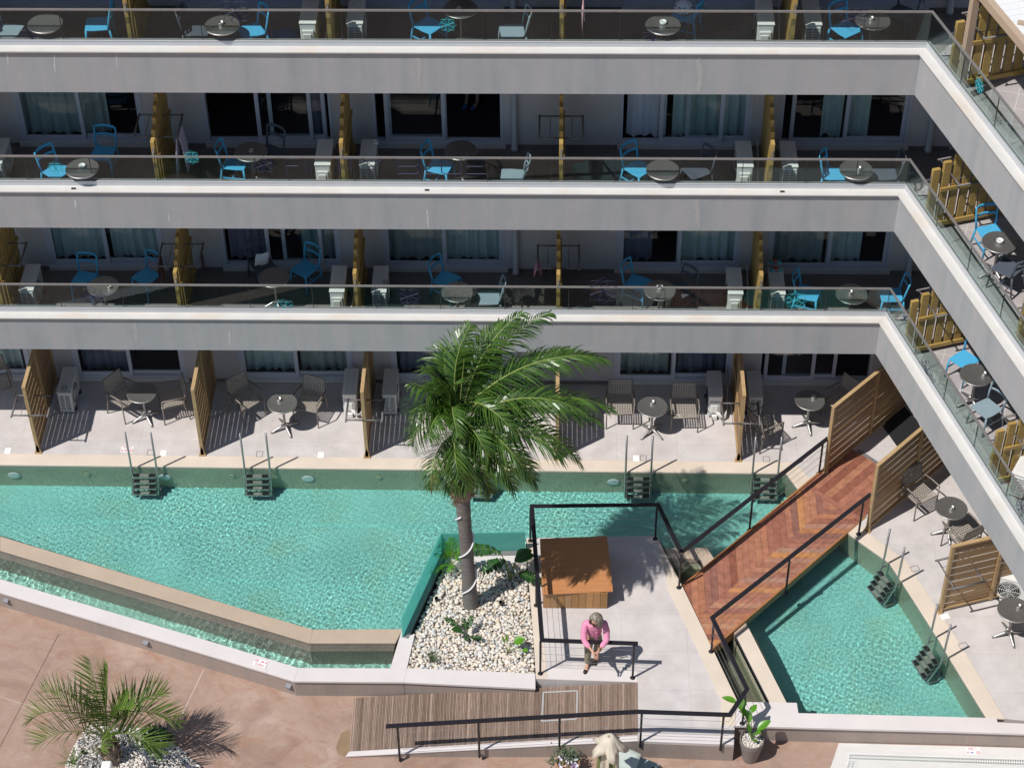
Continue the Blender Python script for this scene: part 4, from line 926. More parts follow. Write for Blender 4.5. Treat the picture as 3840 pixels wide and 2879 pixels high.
chair('dark', 'A4', 1200, 110, Z3, (-.6, -.8), f'{r3} in the corner bay, in shade')
# privacy screens
SX = {1: [-10.78, -7.32, -3.88, .01, 3.87], 2: [-10.85, -7.36, -3.94, .04, 3.85], 3: [-10.9, -7.45, -3.98, .03, 4.0]}
BT = ['at the far end', 'between fifth and fourth bays', 'between fourth and middle bays', 'by the drainpipe', 'next to the corner bay']
for L in (1, 2, 3):
    for i, x in enumerate(SX[L]):
        rk = i in (1, 3) or (L == 1 and i == 0)
        place('up_screen_%d' % rk, mk_upper_screen(rk), (x, 0, FZ[L]+.004), 0, f"stepped yellowish timber screen{' with drying rack' if rk else ''} {BT[i]}, {ROW[L]}", 'privacy screen', 'stepped timber screens of the balconies')
    for k, s in enumerate((.56, 4.17, 7.8)):
        p = w(s, 0, FZ[L]+.006); place('up_screen_w', mk_upper_screen(True), p, WANG, f"sunlit stepped timber screen {['nearest the corner', 'second from corner', 'third from corner'][k]} on the slanting wing, {['', 'lower', 'upper', 'topmost'][L]} level", 'privacy screen', 'stepped timber screens of the balconies')
for i, (x, y) in enumerate(((-10.52, -.37), (-7.17, -.41), (-3.83, -.44), (.01, -.46), (3.66, -.47))):
    rk = i in (0, 2, 4)
    place('gr_screen_%d' % rk, mk_ground_screen(2.1, rk), (x, y, .0), 0, ['slatted tan screen with drying rack at the far end of the terrace', 'slatted tan screen without a rack beside an angled armchair', 'slatted tan screen with rack, air conditioners on both sides, behind the pool', 'slatted tan screen whose top is hidden by the palm', 'slatted tan screen with rack next to the bridge bay'][i], 'privacy screen', 'slatted terrace screens')
dirb = Vector((.687, .726, 0))
place('gr_screen_long', mk_ground_screen(2.9, False), (5.36, -.78, 0), math.atan2(-dirb.x, dirb.y), 'long slatted tan screen on the far side of the wooden bridge end', 'privacy screen', 'slatted terrace screens')
place('gr_screen_long', None, (6.04, -2.36, 0), math.atan2(-dirb.x, dirb.y), 'long slatted tan screen on the near side of the wooden bridge end', 'privacy screen', 'slatted terrace screens')
place('gr_screen_1', None, (7.16, -4.40, 0), math.atan2(-.955, .297), 'slatted tan screen with rack under the slanting wing, beside the white air conditioner', 'privacy screen', 'slatted terrace screens')
# air conditioners
for L in range(4):
    z = FZ[L]+(.009 if L else 0); sx = SX.get(L, [-10.52, -7.17, -3.83, .01, 3.66])
    for i in (0, 2, 4):
        place('ac', mk_ac, (sx[i]+.40, 1.17 if L == 0 else 1.03, z), 0, f"air conditioner with slotted end outward {BT[i]}, {ROW[L]}", 'air conditioner', 'balcony air conditioners')
        if i: place('ac_b', mk_ac_back, (sx[i]-.42, 1.17 if L == 0 else 1.03, z), 0, f"air conditioner with pipes and cover outward {BT[i]}, {ROW[L]}", 'air conditioner', 'balcony air conditioners')
p = at('D4', 2080, 190, .3); place('ac', None, (p.x+.12, p.y+.12, 0), -1.9, 'white sunlit air conditioner with round fan under the slanting wing', 'air conditioner', 'balcony air conditioners')
p = at('C4', 2160, 830, Z1+.4); place('ac', None, (p.x+.15, p.y+.1, Z1+.009), -.5, 'white sunlit air conditioner behind glass on the slanting wing, lower level', 'air conditioner', 'balcony air conditioners')
# ladders
for i, x in enumerate(at(*q_, -.06).x for q_ in (('C1', 1195, 840), ('C1', 2132, 855), ('C2', 1870, 870), ('C3', 1092, 882), ('C3', 2146, 900))):
    place('ladder', mk_ladder, (x, -.815-.0055*x*.0, 0), -.005, ['steel pool ladder in front of the end bay of the big pool', 'steel pool ladder second from the far end of the big pool', 'steel pool ladder partly hidden by the palm trunk', 'steel pool ladder in front of the two armchairs that face the pool', 'steel pool ladder seen through the bridge railing'][i], 'pool ladder', 'pool ladders')
for i, (q, rz) in enumerate(((at('D4', 1110, 60, 0), -1.13), (at('D4', 1490, 690, 0), -1.23))):
    place('ladder', None, (q.x-.02, q.y, 0), rz, ['steel pool ladder of the end pool nearer the bridge', 'steel pool ladder of the end pool farther from the bridge'][i], 'pool ladder', 'pool ladders')
# lamps and inlets on the pool wall
def disc(name, ms, r, loc, rz, label, cat, group, ring=False):
    p = MB()
    if ring: p.tube([(r*math.cos(a), 0, r*math.sin(a)) for a in [2*PI*k/20 for k in range(20)]], r*.32, 8, closed=True)
    else:
        p.lathe([(0, .0), (r, 0), (r, .012), (r*.85, .024), (0, .03)], 28); p.v = [(v[0], -v[2], v[1]) for v in p.v]
    o = p.build(name, ms, smooth=ring); o.location = loc; o.rotation_euler = (0, 0, rz); o.cycles.is_caustics_receiver = True; return tag(o, label, cat, group)
for i, x in enumerate((-11.0, -7.93, -5.02, -1.95, 1.15)):
    disc('pool_lamp', 'lamp_white', .125, (x, -.69-.0055*(x+15)-.012, -.42), 0, ['round white pool lamp at the far end of the tiled wall', 'round white pool lamp beside the first ladder', 'round white pool lamp alone on the wall between two ladders', 'round white pool lamp by the palm trunk', 'round white pool lamp behind ladder steps'][i], 'pool lamp', 'round pool lamps')
for i, x in enumerate((-9.5, -6.55, -3.58, -.45, 2.58)):
    disc('pool_inlet', 'inlet', .042, (x, -.69-.0055*(x+15)-.02, -.33), 0, ['small ring inlet between end lamp and first ladder', 'small ring inlet just before the second ladder', 'small ring inlet before the palm', 'small ring inlet just past the palm trunk', 'small ring inlet before the bridge'][i], 'pool inlet', 'pool water inlets', True)
q = at('D4', 1395, 530, -.32); disc('pool_lamp', 'lamp_white', .125, (q.x+.02, q.y+.02, -.40), math.atan2(-.955, .297)+.06, 'round white lamp on the wall of the end pool', 'pool lamp', 'round pool lamps')
# hatch plates and outlined hatches of the terrace
for i, (t, a, b) in enumerate((('C1', 65, 640), ('C1', 1355, 660), ('C2', 560, 675), ('C2', 1810, 692), ('C3', 1075, 702), ('D4', 1555, 400))):
    q = at(t, a, b, .006); p = MB(); p.box(-.065, .065, -.085, .085, 0, .006); p.tube([(0, .0, .004), (0, .0, .008)], .012, 8); o = p.build('skimmer_plate', 'plate', bevel=.002); o.location = (q.x, q.y, .001); o.rotation_euler = (0, 0, WANG if i == 5 else 0)
    tag(o, 'square white skimmer plate '+['at the far end of the terrace edge', 'beside the first ladder', 'between second ladder and racked screen', 'behind the palm trunk', 'in front of the pool-facing armchairs', 'near the last ladder of the end pool'][i], 'plate', 'white skimmer plates')
for i, (t, a, b) in enumerate((('C1', 1248, 655), ('C1', 2152, 668), ('C3', 1132, 702), ('C3', 2152, 710), ('C4', 75, 710), ('D4', 1305, 5), ('D4', 1708, 643))):
    if i == 3: continue
    q = at(t, a, b, .003); p = MB(); s = .062
    for x0, y0, x1, y1 in ((-s, -s*1.25, s, -s*1.25), (s, -s*1.25, s, s*1.25), (s, s*1.25, -s, s*1.25), (-s, s*1.25, -s, -s*1.25)): p.bar((x0, y0, 0), (x1, y1, 0), .008, .004)
    o = p.build('hatch_joint', 'dark_line'); o.location = q; o.rotation_euler = (0, 0, WANG if i > 4 else 0)
    tag(o, 'square outlined hatch in the paving '+['at the first ladder', 'at the second ladder', 'beside a white plate', '', 'at the ladder by the bridge', 'above the first ladder of the end pool', 'between the last two handrails'][i], 'hatch', 'outlined paving hatches')
# ================================================================== RAILINGS, BRIDGE, CHEST
def railing(name, label, path, posts, zt=.92, wd=.082, h=.024, cables=3, zb=0, fronts=(), cz=None, zpath=None):
    """Flat black top rail along path, round posts on foot discs, thin steel cables."""
    t = thing(name, label, 'railing', (path[0][0], path[0][1], zb)); inv = Vector((path[0][0], path[0][1], zb))
    P = [Vector(p) if len(p) == 3 else Vector((p[0], p[1], zt)) for p in path]
    p2 = [(p.x, p.y) for p in P]; A = offset_poly(p2, wd/2); B = offset_poly(p2, -wd/2); mb = MB()
    for i in range(len(P)-1):
        v = []
        for dz in (-h, 0):
            for q, z in ((A[i], P[i].z), (A[i+1], P[i+1].z), (B[i+1], P[i+1].z), (B[i], P[i].z)): v.append(Vector((q[0], q[1], z+dz))-inv)
        mb.add(v, [(0, 1, 2, 3), (7, 6, 5, 4), (4, 5, 1, 0), (5, 6, 2, 1), (6, 7, 3, 2), (7, 4, 0, 3)])
    mb.build('top_rail', 'black_rail', t)
    for q in posts:
        q0 = Vector(q[:3]) if len(q) >= 3 else Vector((q[0], q[1], 0)); top = q[3] if len(q) > 3 else zt-h
        mb = MB(); a = q0-inv; mb.tube([a, (a.x, a.y, top-zb)], .021, 10)
        if len(q) < 5: mb.lathe([(.05, .0), (.05, .008), (.022, .02)], 16, c=(a.x, a.y, a.z))
        else: mb.box(a.x-.02, a.x+.02, a.y-.01, a.y+.06, a.z, a.z+.05)
        mb.build('post', 'black_rail', t)
    for k in range(cables):
        f = (k+1)/(cables+1); mb = MB(); pts = []
        for p in P: pts.append(Vector((p.x, p.y, (zpath(p.x) if zpath else 0)+(p.z-(zpath(p.x) if zpath else 0))*(1-f*.86)))-inv)
        mb.tube(pts, .0038, 6, cap=False); mb.build('cable', 'rail_steel', t)
    return t
RZ = .93
railing('railing', 'black railing around the chest side of the platform that the woman leans on', [(1.47, -5.985), (-.25, -5.925), (-.47, -2.62), (1.94, -2.56), (2.335, -3.78)],
        [(1.40, -6.03), (-.28, -5.95), (-.37, -4.32), (-.50, -2.68), (1.92, -2.60)], RZ)
railing('railing', 'black railing along the far edge of the wooden bridge', [(2.335, -3.78), (5.36, -.71)], [(2.33, -3.85), (3.76, -2.36), (5.25, -.80)], RZ)
railing('railing', 'black railing from the near bridge edge along the side channel to the ramp foot', [(6.03, -2.24), (2.83, -5.37), (3.355, -7.0), (3.02, -7.56), (1.43, -7.51), (-2.97, -7.60, RZ-.36)],
        [(5.87, -2.44), (4.34, -3.96), (2.86, -5.40), (3.33, -7.04), (2.92, -7.53, -.13, RZ-.02, 1), (1.50, -7.48, -.13, RZ-.02, 1), (.07, -7.53, -.22, RZ-.14, 1), (-1.35, -7.57, -.35, RZ-.26, 1), (-2.77, -7.60, -.44, RZ-.36, 1)], RZ,
        zpath=lambda x: 0 if x > 1.4 else (x-1.45)/5.1*.46)
# bridge
bd = Vector((.687, .726)); bn = Vector((-.726, .687))
bl0, br0 = Vector((2.42, -3.83)), Vector((2.885, -5.30)); bl1, br1 = Vector((5.44, -.635)), Vector((5.93, -2.285))
bridge = thing('footbridge', 'reddish hardwood footbridge with herringbone planks crossing the pool to the terrace', 'footbridge', (2.65, -4.56, 0))
BO = Vector((2.65, -4.56, 0))
hl = (bl0-br0).dot(bn)/2; mid0 = br0+bn*hl
cut = 4.02; rr = lambda P: [(p.x, p.y) for p in P]
full = rr([bl0, br0, br0+bd*7, bl0+bd*7])
endc = (bl0+br0)/2+bd*cut
def planks(poly, d, pitch, mb, gap=.004):
    n = Vector((-d.y, d.x)); pr = [Vector(q).dot(n) for q in poly]; k0 = int(min(pr)/pitch)-1; k1 = int(max(pr)/pitch)+2
    for k in range(k0, k1):
        a = clip(poly, *(n*(k*pitch+gap/2)), *n)
        if len(a) < 3: continue
        a = clip(a, *(n*((k+1)*pitch-gap/2)), *(-n))
        if len(a) < 3: continue
        ar = abs(sum(a[i][0]*a[(i+1) % len(a)][1]-a[(i+1) % len(a)][0]*a[i][1] for i in range(len(a))))/2
        if ar > .0008:
            z = .012+random.uniform(-.001, .001); mb.prism([(q[0]-BO.x, q[1]-BO.y) for q in a], -.02, z)
m1 = mid0
base = clip(full, *endc, *(-bd)); left = clip(base, *m1, *bn); right = clip(base, *m1, *(-bn))
mb = MB(); planks(left, Vector((0, 1)), .128, mb); planks(right, Vector((1, 0)), .128, mb)
e0 = endc+bd*.006; e1 = endc+bd*.125; bar = clip(clip(full, *e0, *bd), *e1, *(-bd)); mb.prism([(q[0]-BO.x, q[1]-BO.y) for q in bar], -.02, .013)
e2 = e1+bd*.006; last = clip(full, *e2, *bd); mm = (bl1+br1)/2
endpoly = clip(last, *(Vector((5.93, -.32))), *Vector((-.70, -.714))) if False else clip(last, *(Vector((5.95, -.08))), *Vector((-.68, -.73)))
planks(endpoly, bd, .16, mb)
mb.build('deck_planks', 'bridge', bridge)
mb = MB()
def beam(p, q, wd_, z0, z1, off):
    p = p+bn*off; q = q+bn*off; n = bn*wd_; mb.prism([tuple(v-BO.xy) for v in (p, q, q+n, p+n)], z0, z1)
beam(bl0+bd*.0, bl0+bd*4.6, .035, -.20, .045, .002); beam(br0+bd*.0, br0+bd*4.6, -.035, -.20, .016, -.002)
mb.build('edge_beam', 'bridge_edge', bridge)
mb = MB(); mb.prism([tuple(v-BO.xy) for v in (bl0+bd*.2, br0+bd*.5, br0+bd*4.5, bl0+bd*4.5)], -.18, -.03); mb.build('under_frame', 'rubber', bridge)
st = MB(); A = at('C4', 828, 640, .006); B = at('C4', 1012, 765, .006); st.bar(A, B, .13, .008); tag(st.build('metal_threshold', 'rail_steel'), 'dark steel threshold strip where the bridge planks meet the paving', 'threshold')
mt = MB(); mt.prism([tuple(at('C4', *q)[:2]) for q in ((1040, 440), (1165, 615), (1360, 470), (1320, 385), (1190, 250))], .002, .02); tag(mt.build('door_mat', 'seal'), 'black mat on the terrace under the wing corner beyond the bridge', 'mat')
# chest (bar) with orange brown top
tc = [at('C3', 258, 1368, .46), at('C3', 832, 1345, .46), at('D3', 882, 190, .46), at('D3', 295, 218, .46)]
cx = sum((p for p in tc), Vector())/4; chest = thing('wooden_chest', 'low wooden chest with flat orange brown lid, half shaded by palm fronds, on the platform', 'chest', (cx.x, cx.y, 0))
mb = MB(); q = [(p.x-cx.x, p.y-cx.y) for p in tc]; q[0] = (q[0][0]+.04, q[0][1]); mb.prism(q, .435, .46); mb.build('lid', 'chest_top', chest, bevel=.004)
xs0 = min(v[0] for v in q)+.07; xs1 = max(v[0] for v in q)-.10; ys0 = min(v[1] for v in q)+.06; ys1 = max(v[1] for v in q)-.06
mb = MB(); n = 9
for i in range(n):
    a = xs0+(xs1-xs0)*i/n; b = xs0+(xs1-xs0)*(i+1)/n; mb.box(a+.003, b-.003, ys0, ys0+.02, .012, .434); mb.box(a+.003, b-.003, ys1-.02, ys1, .012, .434)
n = 14
for i in range(n):
    a = ys0+.021+(ys1-ys0-.042)*i/n; b = ys0+.021+(ys1-ys0-.042)*(i+1)/n
    mb.box(xs0, xs0+.02, a+.003, b-.003, .012, .434); mb.box(xs1-.02, xs1, a+.003, b-.003, .012, .434)
mb.build('side_boards', 'chest_side', chest)
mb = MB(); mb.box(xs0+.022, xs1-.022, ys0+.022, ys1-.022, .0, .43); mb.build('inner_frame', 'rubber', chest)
# planter glass screen on its dark channel
gs = thing('glass_windscreen', 'teal glass windscreen on dark channel round two sides of the pebble bed', 'windscreen', (-2.21, -2.99, 0))
G0 = Vector((-2.21, -2.99, 0)); ga, gb, gc = Vector((-2.845, -5.12, 0))-G0, Vector((0, 0, 0)), Vector((-.60, -2.935, 0))-G0
for p, q in ((ga, ga.lerp(gb, .40)), (ga.lerp(gb, .403), gb), (gb, gc)):
    d_ = (q-p).normalized(); n_ = Vector((-d_.y, d_.x, 0))*.007
    mb = MB(); mb.prism([tuple((v).xy) for v in (p-n_, q-n_, q+n_, p+n_)], -.06, .54); mb.build('glass_pane', 'teal_glass', gs)
mb = MB(); A_ = [tuple(v.xy) for v in (ga, gb, gc)]; mb.quadstrip(offset_poly(A_, .02), offset_poly(A_, -.11), -.30, .012); mb.build('channel', 'rail_steel', gs)
mb = MB(); mb.quadstrip(offset_poly(A_, .02), offset_poly(A_, -.10), -.93, -.30); mb.build('base_wall', 'wall_tile', gs)
lg = MB(); lg.prism([(-2.12, -3.10), (-.60, -3.045), (-.56, -3.24), (-2.17, -3.30)], -.3, -.005); tag(lg.build('stone_ledge', 'sill', bevel=.006), 'pinkish stone ledge behind the pebble bed under the teal glass', 'ledge')
# pergola over the topmost wing balcony
pg = thing('pergola', 'beige pergola with white ribbed roof over the topmost wing balcony', 'pergola', w(.9, .34, FZ[3])); pi_ = WM.inverted()
pg.rotation_euler = (0, 0, WANG)
mb = MB(); mb.box(-.06, .06, -.06, .06, .01, 2.17); mb.build('post', 'wood_beige', pg)
mb = MB(); mb.box(3.9, 4.02, -.06, .06, .01, 2.17); mb.build('post', 'wood_beige', pg)
mb = MB(); mb.box(-.35, 8, -.075, .04, 2.17, 2.32); mb.box(-.35, -.24, .04, 1.5, 2.17, 2.32)
for k in range(1, 8): mb.box(-.30+k*1.1, -.22+k*1.1, .04, 1.5, 2.18, 2.27)
mb.build('beam', 'wood_beige', pg)
mb = MB(); mb.box(-.22, 8, .045, 1.45, 2.271, 2.29)
for k in range(48): mb.box(-.22+.17*k, -.20+.17*k, .05, 1.44, 2.29, 2.296)
mb.build('roof_panel', 'pergola_white', pg)
mb = MB(); mb.bar((1.2, .12, 2.31), (1.75, .9, 2.31), .10, .035); mb.build('roof_lath', 'wood_beige', pg)
# wall lamps
for i, (a, b, tl) in enumerate(((48, 270, 'D1'), (1205, 622, 'D1'), (285, 985, 'D2'))):
    q = at(tl, a, b, -.2); dv = Vector((5.24, -1.87)).normalized(); nn = Vector((-dv.y, dv.x))*-1
    # on the outer wall face
    Ps = [Vector(p) for p in SILL_OUT[:4]]; best = min(((q.xy-(Ps[k]+(Ps[k+1]-Ps[k])*max(0, min(1, (q.xy-Ps[k]).dot(Ps[k+1]-Ps[k])/(Ps[k+1]-Ps[k]).length_squared)))).length, k) for k in range(3))[1]
    A, B = Ps[best], Ps[best+1]; tt = (q.xy-A).dot(B-A)/(B-A).length_squared; c = A.lerp(B, tt); ang = math.atan2((B-A).y, (B-A).x)
    p = MB(); p.add([(-.055, .04, -.03), (.055, .04, -.03), (.055, .04, .03), (-.055, .04, .03), (-.055, -.04, -.03), (.055, -.04, -.03), (.055, -.04, -.005), (-.055, -.04, -.005)], [(0, 3, 2, 1), (4, 5, 6, 7), (0, 1, 5, 4), (1, 2, 6, 5), (2, 3, 7, 6), (3, 0, 4, 7)])
    o = p.build('wall_lamp', 'lamp_grey', bevel=.003); o.location = (c.x, c.y, -.2); o.rotation_euler = (0, 0, ang); tag(o, 'small grey wedge lamp '+['at the outer end of the retaining wall', 'midway along the retaining wall', 'near the bend of the retaining wall by the ramp'][i], 'wall lamp', 'grey wedge wall lamps')
# ================================================================== SIGNS, DECALS, LETTERING
SEG = {'0': 'abcdef', '1': 'bc', '7': 'abc', '8': 'abcdefg', '5': 'afgcd'}
def glyph(mb, ch, x, y, wd, h, th, z):
    pts = {'a': ((0, h), (wd, h)), 'b': ((wd, h), (wd, h/2)), 'c': ((wd, h/2), (wd, 0)), 'd': ((0, 0), (wd, 0)), 'e': ((0, 0), (0, h/2)), 'f': ((0, h/2), (0, h)), 'g': ((0, h/2), (wd, h/2))}
    if ch == '.': mb.bar((x, y, z), (x+th*1.3, y, z), th*1.3, .002); return
    if ch == 'm':
        for a in (0, wd*.6, wd*1.2): mb.bar((x+a, y, z), (x+a, y+h*.62, z), th, .002)
        mb.bar((x, y+h*.62, z), (x+wd*1.2, y+h*.62, z), th, .002); return
    for s_ in SEG[ch]:
        (a, b), (c, d) = pts[s_]; mb.bar((x+a, y+b, z), (x+c, y+d, z), th, .002)
def sign(loc, rz, txt, label, wd=.26, h=.17):
    t = thing('depth_sign', label, 'sign', loc, rz, 'pool depth signs'); p = MB(); p.box(-wd/2, wd/2, -h/2, h/2, 0, .005); p.build('plate', 'sign', t, bevel=.002)
    p = MB(); x = -.075
    for ch in txt:
        glyph(p, ch, x, -.07, .022, .045, .0055, .006); x += .018 if ch == '.' else .036
    p.build('lettering', 'red_ink', t)
    p = MB(); p.tube([(-.085+.032*math.cos(a), .035+.032*math.sin(a), .006) for a in [2*PI*k/20 for k in range(20)]], .0035, 4, closed=True)
    for a in (.785, 2.356): p.bar((-.085-.03*math.cos(a), .035-.03*math.sin(a), .006), (-.085+.03*math.cos(a), .035+.03*math.sin(a), .006), .005, .002)
    p.build('no_diving_mark', 'red_ink', t)
    p = MB(); p.tube([(-.005, .02, .006), (.015, .03, .006), (.04, .018, .006)], .006, 5); p.lathe([(0, 0), (.011, 0), (.011, .003), (0, .003)], 12, c=(.045, .036, .005)); p.tube([(.01, .05, .006), (.03, .044, .006)], .005, 5); p.build('swimmer_mark', 'blue_ink' if txt == '1.70m' else 'red_ink', t)
    p = MB()
    for xx in (.088, .112): p.bar((xx, .01, .006), (xx, .06, .006), .005, .002)
    for yy in (.02, .034, .048): p.bar((.088, yy, .006), (.112, yy, .006), .004, .002)
    p.build('ladder_mark', 'red_ink', t)
sign(at('C1', 1055, 630, .004), PI, '0.85m', 'white depth sign with red 0.85m, upside down, at the first pool ladder')
sign(at('D1', 2160, 787, .004), math.atan2(-.335, 1)+.0, '0.85m', 'white depth sign with red 0.85m on the stone cap of the catch channel')
sign(at('D4', 1790, 1517, GZ+.022), PI, '1.70m', 'white depth sign with 1.70m, upside down, on the lower marble edge')
GY = .158                       # just in front of the balcony glass
def strokes(polys, th, name, m, T=None):
    p = MB()
    if T is not None: p.T = T
    for P in polys:
        p.tube([(q[0], 0, q[1]) for q in P], th/2, 4)
    return p.build(name, m)
LT = {'I': [[(0, 0), (0, 1)]], 'N': [[(0, 0), (0, 1), (1, 0), (1, 1)]], 'F': [[(0, 0), (0, 1), (1, 1)], [(0, .5), (.8, .5)]], 'T': [[(0, 1), (1, 1)], [(.5, 1), (.5, 0)]], 'Y': [[(0, 1), (.5, .5), (1, 1)], [(.5, .5), (.5, 0)]],
      'B': [[(0, 0), (0, 1), (.85, 1), (1, .88), (1, .62), (.85, .5), (1, .38), (1, .12), (.85, 0), (0, 0)], [(0, .5), (.85, .5)]], 'L': [[(0, 1), (0, 0), (1, 0)]], 'U': [[(0, 1), (0, .1), (.12, 0), (.88, 0), (1, .1), (1, 1)]], 'E': [[(1, 1), (0, 1), (0, 0), (1, 0)], [(0, .5), (.85, .5)]]}
zt2, zb2 = ay('A2', 1200, 1318, GY).z, ay('A2', 1200, 1440, GY).z
lt = thing('sign_lettering', 'thin navy capital lettering spelling the hotel name across second row glass', 'lettering', (ay('A2', 20, 1400, GY).x, GY, zb2))
for ch, a, b in (('I', 18, 18), ('N', 75, 240), ('F', 275, 400), ('I', 440, 440), ('N', 480, 690), ('I', 712, 712), ('T', 745, 880), ('Y', 905, 1078), ('B', 1200, 1375), ('L', 1400, 1530), ('U', 1560, 1722), ('E', 1762, 1930)):
    x0 = ay('A2', a, 1400, GY).x-lt.location.x; x1 = ay('A2', b, 1400, GY).x-lt.location.x
    o = strokes([[(x0+(x1-x0)*u, (zt2-zb2)*v) for u, v in P] for P in LT[ch]], .020, 'letter', 'navy'); o.parent = lt
def flower_lines(r, half=False):
    Ls = []
    for k in range(8):
        a = k*PI/4; f = lambda rr_, da: (rr_*r*math.cos(a+da), rr_*r*math.sin(a+da))
        Ls.append([(0, 0), f(.48, -.28), f(.80, -.36), f(1, 0), f(.80, .36), f(.48, .28), (0, 0)]); Ls.append([f(.80, .36), f(.66, .785/1), f(.80, 1.21 if False else .785+.425)])
        Ls.append([f(.48, .28), f(.40, .3927), f(.48, .505)])
    if half: Ls = [P for P in Ls if all(q[1] > -.02 for q in P)]
    return Ls
DEC = [('A1', 1950, 95, .27, 'navy', 'over a steel table', 0, 3), ('A1', 270, 330, .26, 'navy', 'rising from the glass foot in the end bay', 1, 3), ('A2', 1610, 208, .15, 'cyan', 'over a blue chair', 0, 3), ('A3', 1215, 345, .25, 'navy', 'rising from the glass foot below a white ashtray', 1, 3), ('A4', 800, 150, .27, 'navy', 'across chair and table in the corner bay', 0, 3),
       ('A1', 460, 1395, .15, 'cyan', 'over the first blue chair', 0, 2), ('A1', 1590, 1305, .15, 'cyan', 'beside the hanging towel', 0, 2), ('A1', 2190, 1370, .20, 'navy', 'where the lettering begins', 0, 2),
       ('B1', 768, 908, .24, 'navy', 'over the foot of a table', 0, 1), ('B2', 255, 1010, .24, 'cyan', 'rising from the glass foot', 1, 1), ('B2', 1290, 910, .24, 'navy', 'beside the slotted air conditioner', 0, 1), ('B3', 800, 862, .34, 'navy', 'large, past the drainpipe', 0, 1), ('B4', 318, 942, .22, 'cyan', 'over the corner bay chair', 0, 1)]
for t, a, b, r, m, wh, half, L in DEC:
    q = ay(t, a, b, GY); o = strokes(flower_lines(r, half), .007, 'flower_decal', m); o.location = q; tag(o, f'{m} line flower decal {wh}, {ROW[L]}', 'decal', 'line flower decals on the glass')
for t, a, b, r, m, wh, L in (('A4', 1840, 712, .15, 'cyan', 'topmost level', 3), ('B4', 1400, 1540, .30, 'navy', 'lower level, beside a blue chair', 1), ('C4', 2190, 1110, .22, 'navy', 'lower level, by the air conditioner', 1)):
    d = ray(t, a, b); n_ = Vector((.955, .297, 0)); k = (w(0, GY).xy.to_3d()-CAMP).dot(n_)/d.dot(n_); q = CAMP+d*k
    o = strokes(flower_lines(r), .007, 'flower_decal', m); o.location = q; o.rotation_euler = (0, 0, WANG); tag(o, f'{m} line flower decal on the slanting wing glass, {wh}', 'decal', 'line flower decals on the glass')
# small items on the balconies
def cloth(name, m, pts, wd, label, cat, thick=.008, side=(0, 1, 0)):
    """A strip of cloth that follows pts, wd wide along side."""
    p = MB(); n = len(pts); S = Vector(side); k = 7; vs = []; fs = []
    for i, q in enumerate(pts):
        for j in range(k):
            u = j/(k-1)-.5; vs.append(Vector(q)+S*(u*wd)+Vector((.012*math.sin(j*2.1+i*.9), .006*math.sin(i*1.7+j), .012*math.sin(j*1.3+i*.5))))
    for i in range(n-1):
        for j in range(k-1): fs.append((i*k+j, i*k+j+1, (i+1)*k+j+1, (i+1)*k+j))
    p.add(vs, fs); o = p.build(name, m, smooth=True, thick=thick); return tag(o, label, cat)
x = SX[2][1]
cloth('towel', 'towel', [(x+.50, .80, Z2+.42), (x+.47, .82, Z2+.8), (x+.42, .84, Z2+1.16), (x+.40, .85, Z2+1.195), (x+.37, .84, Z2+1.16), (x+.33, .8, Z2+.75), (x+.30, .76, Z2+.30)], .42, 'white lilac towel hung over a drying rack on the second row', 'towel')
x = SX[1][1]
cloth('towel', 'towel_dark', [(x-.43, .85, Z1+.75), (x-.415, .86, Z1+1.15), (x-.40, .86, Z1+1.185), (x-.385, .86, Z1+1.15), (x-.36, .85, Z1+.68)], .30, 'dark plum towel hung on a drying rack of the third row', 'towel')
cloth('towel', 'towel_dark', [(x+.42, 1.0, Z1+.9), (x+.40, 1.0, Z1+1.185), (x+.385, 1.0, Z1+.85)], .16, 'small plum cloth at the end of a drying rack on the third row', 'cloth')
x = SX[1][3]
cloth('sun_hat', 'pink_cloth', [(x-.47, .80, Z1+.95), (x-.43, .82, Z1+1.13), (x-.40, .83, Z1+1.19), (x-.36, .82, Z1+1.12), (x-.33, .80, Z1+.97)], .20, 'pink cloth hat hung on the drying rack by the drainpipe', 'hat')
cloth('swimsuit', 'black_cloth', [(x-.27, .70, Z1+.72), (x-.25, .66, Z1+1.0), (x-.24, .63, Z1+1.18), (x-.22, .66, Z1+.9)], .10, 'black swimsuit hung on the drying rack by the drainpipe', 'swimsuit')
q = at('A3', 632, 120, Z3+.9)
cloth('towel', 'rose_cloth', [(q.x, q.y, Z3+.45), (q.x-.01, q.y, Z3+.9), (q.x, q.y, Z3+1.2), (q.x+.03, q.y, Z3+.8)], .22, 'rose towel hung on the top row rack by the drainpipe', 'towel')
q = at('A2', 245, 290, Z3+.04)
p = MB(); r_ = random.Random(3); vs = []; fs = []
for i in range(12):
    for j in range(8):
        u, v = i/11-.5, j/7-.5; rr_ = math.hypot(u, v)*2; vs.append((u*.62+.03*r_.uniform(-1, 1), v*.42+.02*r_.uniform(-1, 1), .13*max(0, 1-rr_*rr_)*(.6+.8*r_.random())))
for i in range(11):
    for j in range(7): fs.append((i*8+j, i*8+j+1, (i+1)*8+j+1, (i+1)*8+j))
p.add(vs, fs); o = p.build('blue_cloth', 'blue_cloth', smooth=True, subd=1); o.location = (q.x, q.y, Z3+.012); tag(o, 'crumpled blue cloth on the floor of the top row', 'cloth')
q = at('B1', 2170, 560, Z1+.85); cloth('white_cloth', 'curtain_white', [(q.x-.02, q.y-.05, Z1+.62), (q.x, q.y-.02, Z1+.84), (q.x+.02, q.y+.0, Z1+.875), (q.x+.03, q.y+.05, Z1+.70)], .26, 'white cloth over the back of a dark chair, third row', 'cloth', side=(1, .3, 0))
q = at('A3', 1470, 40, Z3+.62)
